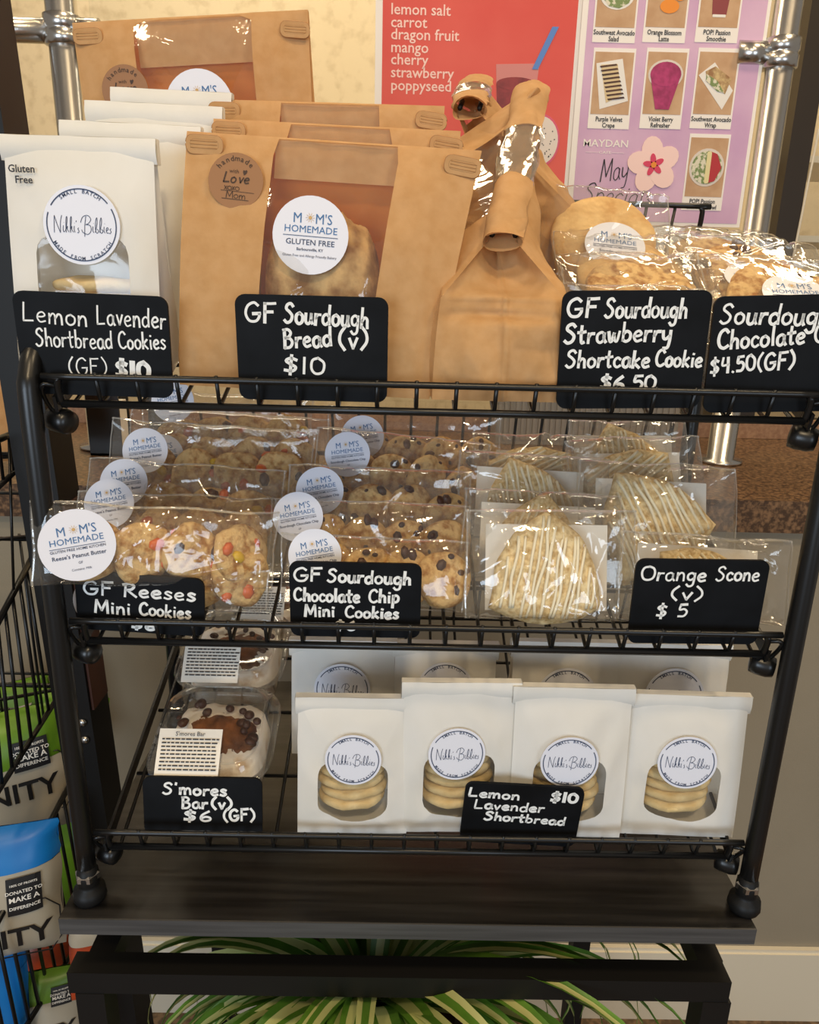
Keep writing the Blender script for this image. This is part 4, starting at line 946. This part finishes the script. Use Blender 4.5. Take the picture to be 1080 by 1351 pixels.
def scone_pack(k, v, px, py, wpx, label, seed, lean=.34, roll=0, yaw=0, Hf=None, H2=None, sroll=0, lift=.004, card=True):
    M, H, W = place(k, v, px, py, wpx, lean, yaw=yaw, roll=roll, lift=lift)
    if Hf: M = TR(UPF(lean)*(H-Hf)) @ M; H = Hf
    t = thing('scone_pack', label, 'scone pack', M, 'iced scone packs on the middle tray')
    film_pack(t, W, H, .036, seed, 64, 50, amp=.0030)
    hc = min(H*.45, .047)
    if card:
        c = MB(); c.box(-.052, .050, .012, .0126, .006, min(H*.86, .100)); c.build('backing_card', M_['card'], t)
    b, g = sm[seed % 3]
    sc = min(1.06, H/.098)
    o = link('scone', b, t, TR(-.004, 0, hc-.004) @ RY(sroll) @ Matrix.Scale(sc, 4)); d = link('icing_drizzle', g, o, label='pale icing drizzled in parallel lines'); d['kind'] = 'stuff'
    return t
scone_pack(1, .030, 728, 672, 226, 'front iced scone pack, fully visible between the two price boards', 30, lean=.30, roll=-.01)
scone_pack(1, .078, 712, 648, 210, 'iced scone pack directly behind the front one, tip showing above it', 31, lean=.36, roll=.03, sroll=.15)
scone_pack(1, .130, 700, 600, 200, 'iced scone pack next to the rear chocolate chip packs', 32, lean=.40, roll=.04, sroll=-.4)
scone_pack(1, .175, 702, 575, 170, 'low iced scone pack lying behind, left of the rearmost scone', 33, lean=.62, sroll=.9, roll=.03)
scone_pack(1, .034, 925, 706, 226, 'iced scone pack behind the orange scone price board, corner poking out right', 34, lean=.32, roll=.05, sroll=-.9)
scone_pack(1, .095, 862, 612, 210, 'iced scone pack with white card showing, above the orange scone price board', 35, lean=.40, roll=.03, sroll=-.62)
scone_pack(1, .160, 838, 578, 180, 'iced scone pack second from the back right corner', 36, lean=.44, sroll=.8, roll=-.04)
scone_pack(1, .205, 828, 556, 156, 'rearmost iced scone pack under the top tray', 37, lean=.46, sroll=-.3, roll=-.02)

# ---------------------------------------------------------------- large cookie packs on the top tray
big = [round_cookie('cookie', .047, .014, 40+i*3, m, sub=40, rings=8, amp=.05) for i, m in enumerate((M_['cookie2'], M_['cookie'], M_['cookie2']))]
bchips = [bits_mesh(70+i, .042, .014, n, s, [m], 'chocolate_chunks') for i, (n, s, m) in enumerate(((9, .0046, M_['choc']), (16, .0055, M_['choc'])))]
def big_pack(v, px, py, W, H, kind, label, seed, lean=1.0, roll=0, lab=(0, .35), lift=.006, yaw=0):
    M, _, _ = place(2, v, px, py, 100, lean, yaw=yaw, roll=roll, lift=lift)
    t = thing('large_cookie_pack', label, 'cookie pack', M, 'large cookie packs on the top tray')
    film_pack(t, W, H, .024, seed, 56, 46, amp=.0022)
    o = link('cookie', big[seed % 3] if kind == 'st' else big[1], t, TR(0, 0, H*.5) @ RX(PI/2) @ RZ(seed))
    if kind == 'ch': b = link('chocolate_chunks', bchips[seed % 2], o); b['kind'] = 'stuff'
    if lab: moms_label(t, TR(lab[0]*W, -.0145, lab[1]*H) @ RX(-.1), .0265, 'ck')
    return t
big_pack(.170, 786, 292, .118, .105, 'st', 'plain cookie pack leaning upright beside the crumpled kraft bag, label at its lower edge', 41, lean=.62, roll=.10, lab=(.06, .34), lift=.035)
big_pack(.115, 820, 330, .125, .105, 'st', 'plain cookie pack second up behind the strawberry price board', 42, lean=.95, lift=.034, lab=None)
big_pack(.075, 836, 352, .130, .105, 'st', 'plain cookie pack directly behind the strawberry price board', 43, lean=.95, lift=.030, lab=None)
big_pack(.030, 838, 378, .130, .10, 'st', 'lowest plain cookie pack hidden low behind the strawberry price board', 44, lean=.75, lift=.006, lab=None)
big_pack(.165, 922, 310, .130, .110, 'ch', 'chocolate cookie pack highest at the back by the steel post', 45, lean=.95, roll=.10, lift=.026, lab=None)
big_pack(.110, 960, 332, .135, .110, 'ch', 'chocolate cookie pack with label and dark chunk, in front of the steel post', 47, lean=.95, roll=.12, lab=(.0, .30), lift=.034)
big_pack(.062, 1022, 368, .130, .105, 'ch', 'chocolate cookie pack directly behind the chocolate cookie price board', 49, lean=.85, lab=(.01, .45), roll=.02, lift=.026)

# ---------------------------------------------------------------- clear tubs of dessert bars
def rr_loop(w, d, r, z, n=5): return [(x, y, z) for x, y in rrect(w, d, r, n)]
def loft(m, loops, close=False):
    n = len(loops[0]); vs = [p for l in loops for p in l]
    m.add(vs, [(j*n+i, j*n+(i+1) % n, (j+1)*n+(i+1) % n, (j+1)*n+i) for j in range(len(loops)-1) for i in range(n)])
    if close: m.add(loops[-1], [tuple(range(n))])
def tub(v, px, py, label, seed, wpx=150, lift=.003, sc=1.0):
    P0 = tray_pt(0, 0, v, .05); n = TRAY[0].to_3x3() @ Vector((0, 0, 1)); Q = on_plane(px, py, P0, n)
    x = Q.x; M = TRAY[0] @ TR(x, v, lift) @ RZ(0) @ Matrix.Scale(sc, 4)
    t = thing('dessert_tub', label, 'tub', M, 'clear tubs of dessert bars')
    m = MB(); w = .090
    loft(m, [rr_loop(w*.5, w*.5, .012, .001), rr_loop(w-.006, w-.006, .02, .001), rr_loop(w, w, .022, .005), rr_loop(w+.008, w+.008, .025, .034), rr_loop(w+.016, w+.016, .028, .036), rr_loop(w+.018, w+.018, .029, .033)])
    m.add(rr_loop(w*.5, w*.5, .012, .001), [tuple(range(24))[::-1]])
    m.build('tub_body', M_['pet'], t, True)
    m = MB()
    loft(m, [rr_loop(w+.020, w+.020, .029, .034), rr_loop(w+.020, w+.020, .029, .0385), rr_loop(w+.008, w+.008, .025, .0390), rr_loop(w+.004, w+.004, .024, .050), rr_loop(w-.004, w-.004, .022, .0525), rr_loop(w-.010, w-.010, .020, .0515), rr_loop(w-.04, w-.04, .014, .0515)])
    m.add(rr_loop(w-.04, w-.04, .014, .0515), [tuple(range(24))])
    lid = m.build('lid', M_['pet'], t, True)
    m = MB(); m.tube([(p[0], p[1], .0365) for p in rr_loop(w+.020, w+.020, .029, 0)] + [((w+.020)/2, (w+.020)/2-.029, .0365)][:0], .0011, 6)
    L = rr_loop(w+.020, w+.020, .029, .037); m = MB(); m.tube([Vector(p) for p in L]+[Vector(L[0])], .0011, 6); L = rr_loop(w-.004, w-.004, .022, .0526); m.tube([Vector(p) for p in L]+[Vector(L[0])], .0009, 6)
    m.build('lid_rim', M_['pet'], lid, True)
    m = MB()
    def f(u, q):
        a = 2*PI*u; lp = rr_loop(w-.002, w-.002, .02, 0, 5); r = ray_poly(0, 0, a, [(p[0], p[1]) for p in lp]); X, Y = r*math.cos(a)*(1-q), r*math.sin(a)*(1-q)
        z = .026+.016*(1-(1-q)**3) + .004*nz(X*50+seed, Y*50, seed) + .0035*nz(X*130, Y*130, seed)
        return (X, Y, z if q > 0 else .004)
    m.grid(f, 48, 16, closed=True); m.build('marshmallow_bar', M_['marsh'], t, True)
    m = MB()
    def g(u, q):
        a = 2*PI*u; r = .034*(1+.28*nz(math.cos(a)*1.5, math.sin(a)*1.5, seed+5)+.20*nz(math.cos(a)*5, math.sin(a)*5, seed+5))*(1-q); X, Y = r*math.cos(a)*1.12+.002, r*math.sin(a)*.85-.002
        return (X, Y, .034+.0135*(1-(1-q)**2.5)+.0035*nz(X*70, Y*70, seed)+.002*nz(X*170, Y*170, seed)+(-.006 if q == 0 else 0))
    m.grid(g, 40, 12, closed=True); m.build('brownie_top', M_['brownie'], t, True)
    rnd = random.Random(seed); cm = MB(); cm.lathe([(.0003, -.0024), (.0042, -.002), (.0052, 0), (.0038, .0018), (.0006, .0034)], 12); cme = cm.mesh('chocolate_chip', M_['choc'], True)
    for i in range(15):
        a = rnd.uniform(.2, PI-.2) if i < 11 else rnd.uniform(-.5, .5); r = rnd.uniform(.022, .037); link('chocolate_chip', cme, t, TR(r*math.cos(a)*1.1, r*math.sin(a)*.9, .0455) @ Matrix.Scale(rnd.uniform(.5, 1.05), 4) @ RX(rnd.uniform(-.5, .5)) @ RY(rnd.uniform(-.4, .4)))
    m = MB(); lw, lh = .064, .048
    Ml = TR(-.013, -.046, .0532) @ RX(-.62) @ RX(PI/2) @ RY(.03)
    m = MB(); m.grid(lambda u, q: ((u-.5)*lw, -.0006-.0015*math.sin(q*PI)*.5, -.027+q*lh), 8, 6); m.grid(lambda u, q: ((.5-u)*lw, 0, -.027+q*lh), 8, 6)
    lb = m.build('paper_label', M_['card'], t, True, TR(-.014, -.034, .0580) @ RX(-1.02) @ Matrix.Scale(.86, 4))
    m = MB(); put_text(m, "S'mores Bar", 0, .0138, .0062, -.0026, bold=.0)
    for r_ in range(9):
        xx = -.028
        while xx < .027:
            ww = rnd.uniform(.0025, .006); m.box(xx, xx+ww, -.0024, -.0022, .0100-r_*.0037, .0100-r_*.0037+.0013); xx += ww+.0011
    o = m.build('label_print', M_['ink'], lb); o['kind'] = 'stuff'
tub(.088, 282, 965, "front clear tub of s'mores bar behind its price board, white paper label", 3)
tub(.196, 303, 868, "second clear tub of s'mores bar behind the front tub", 8)
tub(.285, 352, 840, "rearmost clear tub, only a corner showing beside the white bags", 12, sc=.9)
# ---------------------------------------------------------------- hand-lettered price boards
def sign(k, v, px, py, wpx, lines, label, lean=.06, roll=0, yaw=0, hfrac=.72, seed=1, slant=0.02):
    M, H, W = place(k, v, px, py, wpx, lean, yaw=yaw, roll=roll, lift=.0035)
    t = thing('price_board', label, 'sign', M, 'black hand-lettered price boards')
    m = MB(); m.prism(rrect(W, H, .007, 5, 0, H/2), -.0013, .0013); m.build('board', M_['chalk'], t)
    m = MB(); u = W
    for i, (s, x, x1, y, size, rot, wm) in enumerate(lines):     # x, x1, y: shares of the width from the top left; size: cap height share of the width
        size *= .88; adv = sum(GL[c][0]+.03 for c in s)-.08; sx = (x1-x)/(adv*size)
        put_hand(m, s, (x-.5)*u, H-(y+size)*u, size*u, .019*wm*u, -.0016, rot=rot, sx=sx, seed=seed+i, slant=slant, track=.03)
    o = m.build('chalk_lettering', M_['chalkink'], t); o['kind'] = 'stuff'
    return t
sign(2, .007, 116, 387, 197, [("Lemon", .05, .47, .07, .135, -.06, .62), ("Lavender", .53, .98, .07, .14, -.03, .62), ("Shortbread", .12, .62, .24, .13, 0, .62), ("Cookies", .66, .97, .24, .125, .02, .65), ("(GF)", .31, .57, .42, .13, 0, .55), ("$10", .62, .85, .43, .13, -.02, 1.7)],
     'black price board lettered lemon lavender shortbread cookies on the top tray', lean=-.06, roll=.02, yaw=.04, seed=3)
sign(2, .007, 411, 390, 199, [("GF", .06, .27, .05, .14, 0, 1), ("Sourdough", .32, .87, .05, .14, -.04, 1), ("Bread", .31, .63, .22, .135, .06, 1), ("(v)", .67, .87, .20, .15, .02, 1), ("$10", .30, .58, .39, .125, -.02, 1)],
     'black price board lettered GF sourdough bread in front of the kraft bags', lean=-.05, seed=9)
sign(2, .007, 846, 383, 194, [("GF", .03, .25, .05, .14, 0, 1), ("Sourdough", .29, .84, .05, .14, -.01, 1), ("Strawberry", .03, .75, .22, .14, .02, 1), ("Shortcake", .05, .62, .39, .13, -.01, 1), ("Cookie", .66, .98, .39, .125, -.02, 1), ("$6.50", .29, .68, .565, .11, 0, 1.1)],
     'black price board lettered strawberry shortcake cookie on the top tray', lean=-.05, roll=-.03, seed=15)
sign(2, .007, 1052, 389, 196, [("Sourdough", .05, .76, .05, .145, -.03, 1), ("Chocolate", .05, .62, .22, .14, .05, 1), ("Chip", .68, .93, .19, .14, .05, 1), ("$4.50", .02, .32, .41, .12, .10, .9), ("(GF)", .33, .58, .38, .13, .06, .9)],
     'black price board lettered sourdough chocolate, cut by the right edge of the photo', lean=-.05, roll=-.05, yaw=-.05, seed=22)
sign(1, .007, 180, 758, 168, [("GF", .06, .30, .07, .13, 0, 1), ("Reeses", .37, .93, .07, .13, -.01, 1), ("Mini", .14, .42, .23, .125, -.02, 1), ("Cookies", .49, .89, .23, .12, -.02, 1), ("$6", .42, .61, .38, .09, -.04, 1.2)],
     'black price board lettered GF mini cookies at the left of the middle tray', lean=-.02, roll=.05, yaw=.0, seed=31)
sign(1, .007, 469, 742, 173, [("GF", .03, .25, .05, .12, 0, 1.1), ("Sourdough", .29, .92, .05, .12, -.02, 1.1), ("Chocolate", .03, .53, .21, .12, -.01, 1.1), ("Chip", .60, .83, .21, .12, -.02, 1.1), ("Mini", .11, .34, .35, .11, 0, 1.1), ("Cookies", .42, .83, .35, .11, -.02, 1.1), ("$6", .34, .50, .48, .09, 0, 1)],
     'black price board lettered chocolate chip mini cookies on the middle tray', lean=-.02, seed=40)
sign(1, .007, 929, 738, 174, [("Orange", .04, .53, .05, .13, -.02, .85), ("Scone", .61, .93, .05, .13, 0, .85), ("(v)", .28, .53, .22, .12, 0, .9), ("$ 5", .19, .43, .37, .12, .03, 1)],
     'black price board lettered orange scone at the right of the middle tray', lean=-.03, roll=-.01, seed=50)
sign(0, .010, 267, 1025, 156, [("S'mores", .17, .70, .05, .115, -.02, 1.1), ("Bar", .32, .54, .18, .115, 0, 1.1), ("(v)", .57, .75, .18, .115, .02, 1.1), ("$6", .33, .57, .30, .11, 0, 1.2), ("(GF)", .67, .94, .29, .12, .04, 1.1)],
     "black price board lettered s'mores bar in front of the clear tubs", lean=.12, seed=60)
sign(0, .007, 689, 1035, 156, [("Lemon", .03, .46, .05, .10, -.03, 1.1), ("Lavender", .09, .68, .17, .105, -.02, 1), ("Shortbread", .19, .88, .29, .10, -.03, 1), ("$10", .72, .95, .05, .11, 0, 1.6)],
     'black price board lettered lemon lavender shortbread before the bottom white bags', lean=-.08, roll=.045, seed=70)
# ---------------------------------------------------------------- spider plant on the table's lower shelf
m_leaf = mat('plant_leaf_green', srgb(74, 120, 36), .42, noise_c=srgb(110, 156, 56), scale=20, trans=.25)
m_stripe = mat('plant_leaf_cream', srgb(216, 218, 146), .42, trans=.3)
m_pot = mat('terracotta', srgb(96, 78, 62), .7, noise_c=srgb(112, 92, 72), scale=20)
PC = TM @ Vector((-.035, .10, -.19)); PZ = FLOOR
cz0 = (TM @ Vector((0, .13, -.692))).z + .0006
plant = thing('spider_plant', 'spider plant with green and cream striped leaves below the table top', 'plant', TR(PC.x, PC.y, cz0))
hp = PC.z - cz0
m = MB(); m.lathe([(.075, 0), (.115, hp*.75), (.118, hp-.02), (.118, hp), (.108, hp), (.105, hp-.02)], 32); m.build('pot', m_pot, plant, True)
m = MB(); m.lathe([(.106, hp-.022), (.05, hp-.015), (.001, hp-.012)], 20); m.build('soil', M_['choc'], plant)
rnd = random.Random(11)
for i in range(125):
    a = rnd.uniform(0, 2*PI) if i % 2 else rnd.gauss(-PI/2, 1.25); L = rnd.uniform(.24, .42)*(.75 if math.cos(a) < -.3 else 1); up = rnd.uniform(.55, 1.30); w = rnd.uniform(.008, .0135)
    P = []; x = .012; z = hp-.018; th = up; n = 16; drop = rnd.uniform(2.2, 3.0)
    for j in range(n+1):
        P.append((x, z)); th -= drop/n*(.4+1.2*j/n); x += L/n*math.cos(th); z += L/n*math.sin(th)
    top = max(p[1] for p in P); lim = hp + .128
    k = min(1, (lim-hp)/(top-hp)) if top > hp else 1
    mb = MB(); tw_ = rnd.uniform(-.25, .25); ca, sa = math.cos(a), math.sin(a); vs = []; fs = []; ms = []
    bend = rnd.uniform(-.25, .25)
    for j, (x, z) in enumerate(P):
        s = j/n; z = hp+(z-hp)*k if z > hp else z
        ww = w*(.55+.45*math.sin(PI*min(1, s*1.3+.15)))*(1-s**4)+.0003; lat = bend*x*x*2
        cx, cy = x*ca-lat*sa, x*sa+lat*ca
        for q, dz in ((-1, .0022), (-.42, .0002), (.42, .0002), (1, .0022)):
            vs.append((cx - sa*ww*q, cy + ca*ww*q, z + dz + tw_*ww*q))
    outer, inner = (0, 1) if i % 5 else (1, 0)
    for j in range(n):
        for q in range(3):
            fs.append((j*4+q, j*4+q+1, j*4+q+5, j*4+q+4)); ms.append(outer if q != 1 else inner)
    mb.v = vs; mb.f = fs; mb.m = ms
    mb.build('leaf', [m_leaf, m_stripe], plant, True)

# ---------------------------------------------------------------- black upright at the left, between table and basket stand
Xp = -.335
Pb = on_x(165, 1030, Xp)
pil = thing('black_upright', 'tall black flat upright standing on the floor left of the table', 'post', TR(Xp, Pb.y, FLOOR) @ RY(-.032) @ TR(0, 0, 0))
m = MB(); m.box(-.040, 0, 0, .05, .001, 2.1); m.build('post_body', M_['black2'], pil)
mbrn = mat('brown_reflection', srgb(66, 34, 20), .5)
m = MB(); m.box(.0003, .003, .004, .045, .98, 1.22); m.build('edge_reflection', mbrn, pil, label='reddish reflected light on the edge, built as a strip')  # thin strip stands in for reddish light reflected on the black post
for px, py in ((160, 952), (162, 975)):
    q = on_x(px, py, Xp+.002); m = MB(); m.lathe([(.005, 0), (.005, .002), (.002, .004)], 12, TR(-.010, -.0005, q.z-FLOOR) @ RX(PI/2)); m.build('screw', M_['steel'], pil, True)

# ---------------------------------------------------------------- wire basket stand at the far left
XB = -.43
bs = thing('basket_stand', 'black wire basket stand with snack pouches at the left edge', 'stand', TR(XB, .1, FLOOR+.001))
Ib = TR(-XB, -.1, -FLOOR-.001)
def bx(px, py): return Ib @ on_x(px, py, XB)
def stub(name, pts, r=.0022, par=bs, **k):
    m = MB(); m.tube(pts, r, 6); return m.build(name, M_['black'], par, True, **k)
def yz(y, z): return Vector((0, y, z))
def side_panel(top, bot, n, slack=.004, r=.0017, ybase=None):
    """wires in the stand's side between two rails, each rail given by two pixels"""
    A, B = bx(*top[0]), bx(*top[1]); C, D = bx(*bot[0]), bx(*bot[1])
    e = (B-A).normalized()*.0; rt = stub('basket_rail', [A, B], .0036); rb = stub('basket_rail', [C, D], .0032)
    for i in range(n+1):
        f = i/n; P, Q = A.lerp(B, f), C.lerp(D, f); stub('wire', [P, Q], r)
    return A, B, C, D
side_panel(((-45, 372), (36, 308)), ((-10, 650), (56, 588)), 5)
side_panel(((-60, 930), (60, 702)), ((-60, 1135), (95, 890)), 12, r=.0020)
side_panel(((-50, 1305), (118, 985)), ((-20, 1440), (150, 1170)), 15, r=.0021)
side_panel(((-50, 600), (46, 560)), ((-60, 930), (60, 702)), 5, r=.0015)
# cross wires going away to the left, level
for (px, py, L, r) in ((24, 308, .42, .0030), (36, 600, .42, .0030), (78, 652, .45, .0022), (58, 712, .42, .0026), (120, 890, .42, .0022), (125, 938, .42, .0022), (88, 905, .42, .0030), (118, 988, .4, .003)):
    P = bx(px, py); stub('cross_rail', [P, P+Vector((-L, .0, 0))], r)
for px, py in ((20, 300), (50, 600), (60, 705), (100, 905), (128, 1010)):
    P = bx(px, py); Q = P+Vector((-.34, -.16, 0)); stub('cross_rail', [P, Q], .0024)
for sx_ in range(6):
    P = bx(118, 988)+Vector((-.03-.05*sx_, 0, 0)); stub('wire', [P, P+Vector((0, 0, -.26))], .0017)
    P = bx(60, 705)+Vector((-.03-.05*sx_, 0, 0)); stub('wire', [P, P+Vector((0, 0, -.24))], .0017)
for y_ in (.02, .40):
    for x_ in (0, -.42):
        stub('leg', [Vector((x_-.012, y_-.1, 0)), Vector((x_-.012, y_-.1, 1.05 if y_ > .1 else .55))], .006)
P = bx(20, 1185); Q = bx(30, 1420)
# ---------------------------------------------------------------- snack pouches in the baskets
mg = mat('pouch_green', srgb(106, 146, 30), .38, noise_c=srgb(84, 122, 24), scale=9); mw = mat('pouch_cream', srgb(176, 166, 146), .4); mbl = mat('pouch_blue', srgb(20, 120, 196), .38)
mo = mat('pouch_orange', srgb(200, 74, 28), .4, noise_c=srgb(110, 50, 30), scale=25); mblk = mat('label_black', srgb(24, 22, 22), .5)
def pouch(px, py, X, W, H, cols, label, seed, yaw=.35, roll=0, lean=.15, word=None, band=.7, T=.05, wsz=.030, badge=None, hexa=True, wz=.36):
    c = on_x(px, py, X); up = UPF(lean); base = c - up*H*.5
    M = TR(base) @ RX(-lean) @ RZ(yaw) @ RY(roll)
    t = thing('snack_pouch', label, 'pouch', M, 'snack pouches in the wire baskets')
    def surf(x, z):
        u = min(1, abs(2*x/W)); v = min(1, max(0, z/H)); return -(T/2*max(0, (1-u**3)*(1-abs(2*v-1)**3.0))**.6) - .0015*(1-2*abs(nz(x*25+seed, z*25, seed)))
    def col(name, v0, v1, m):
        mb = MB(); mb.grid(lambda u, v: ((u-.5)*W*(1+.03*math.sin(9*v)), surf((u-.5)*W, (v0+(v1-v0)*v)*H), (v0+(v1-v0)*v)*H+((u-.5)*.04*W if 0 < v0+(v1-v0)*v < 1 else 0)), 18, max(2, int(24*(v1-v0))))
        mb.grid(lambda u, v: ((.5-u)*W, -surf((u-.5)*W, (v0+(v1-v0)*v)*H), (v0+(v1-v0)*v)*H), 10, max(2, int(12*(v1-v0)))); mb.build(name, m, t, True)
    col('lower_panel', 0, band, cols[0]); col('top_band', band, 1, cols[1])
    mb = MB()
    for i in range(3): mb.tube([(-W/2, -.001, H*(.955+.014*i)), (W/2, -.001, H*(.955+.014*i))], .0008, 5)
    mb.build('crimp_lines', cols[1], t)
    if word:
        s2 = lambda x, z: surf(x, z)-.0012
        mb = MB(); put_text(mb, word, W*.02, H*wz, wsz, 0, surf=s2, bold=.02)
        mb.build('word_mark', mblk, t)
        if hexa:
            mb = MB(); hw, hh = W*.46, wsz*1.1; ol = [(-hw, -hh*.5), (-hw*.8, -hh), (hw*.8, -hh), (hw, -hh*.5), (hw, hh*.5), (hw*.8, hh), (-hw*.8, hh), (-hw, hh*.5)]
            pts = [(W*.02+x, s2(W*.02+x, H*wz+wsz*.35+z)-.0004, H*wz+wsz*.35+z) for x, z in ol]; mb.tube(pts+[pts[0]], .0008, 5); mb.build('word_frame', mblk, t)
    if badge:
        bx_, bz_, bw, bh = badge; s3 = lambda x, z: surf(x, z)-.0024
        mb = MB(); mb.grid(lambda u, v: ((bx_+(u-.5)*bw)*W, s3((bx_+(u-.5)*bw)*W, (bz_+(v-.5)*bh)*H), (bz_+(v-.5)*bh)*H), 6, 6); o = mb.build('black_badge', mblk, t)
        mb = MB(); s4 = lambda x, z: surf(x, z)-.0032; sz = bw*W*.19
        for i, (w_, k_) in enumerate((("100% OF PROFITS", .55), ("DONATED TO", .85), ("MAKE A", 1.3), ("DIFFERENCE", .85))):
            put_text(mb, w_, bx_*W, (bz_+bh*(.30-.21*i))*H, sz*k_, 0, surf=s4, bold=.02)
        mb.build('badge_lettering', M_['card'], o)
    return t
pouch(20, 1022, -.50, .155, .17, (mw, mg), 'green and cream snack pouch with word mark, in the middle basket', 1, yaw=.45, roll=-.10, word="UNITY", badge=(.20, .70, .26, .22), band=.62, wsz=.036, T=.06)
pouch(58, 985, -.475, .09, .15, (mw, mg), 'green and cream pouch leaning behind, partly hidden by the rack leg', 2, yaw=.25, roll=.25, word="UNITY", badge=(.15, .78, .3, .2), band=.62, wsz=.032, T=.045)
pouch(25, 960, -.62, .15, .15, (mw, mg), 'rearmost cream pouch with green spots in the middle basket', 3, yaw=.3, roll=-.2, band=.75, T=.04)
pouch(0, 1176, -.445, .125, .15, (mw, mbl), 'blue topped snack pouch in front at the left edge', 4, yaw=.30, roll=-.02, word="UNITY", badge=(.24, .56, .26, .28), wz=.15, band=.72, wsz=.034, T=.055)
pouch(66, 1150, -.52, .12, .24, (mg, mg), 'tall plain green pouch behind the blue one', 5, yaw=.3, roll=.05, T=.05)
pouch(58, 1270, -.48, .085, .10, (mo, mo), 'orange-brown pouch low in the bottom basket', 6, yaw=.3, roll=.15, T=.04)
pouch(-8, 1310, -.47, .07, .16, (mbl, mbl), 'plain blue pouch cut off at the left edge', 7, yaw=.3, T=.04)
pouch(52, 1340, -.44, .11, .12, (mw, mg), 'white pouch with green top and dark word mark at the bottom left corner', 8, yaw=.3, word="UNITY", band=.74, wsz=.026, T=.04, badge=(.25, .80, .2, .18), hexa=False)
pouch(118, 1262, -.36, .04, .10, (mo, mw), 'small orange and white pouch seen under the table corner', 9, yaw=.3, T=.02)
mk = M_['kraft']
pouch(18, 520, -.66, .16, .22, (mk, mk), 'plain kraft pouch in the upper wire basket', 10, yaw=.2, T=.05)
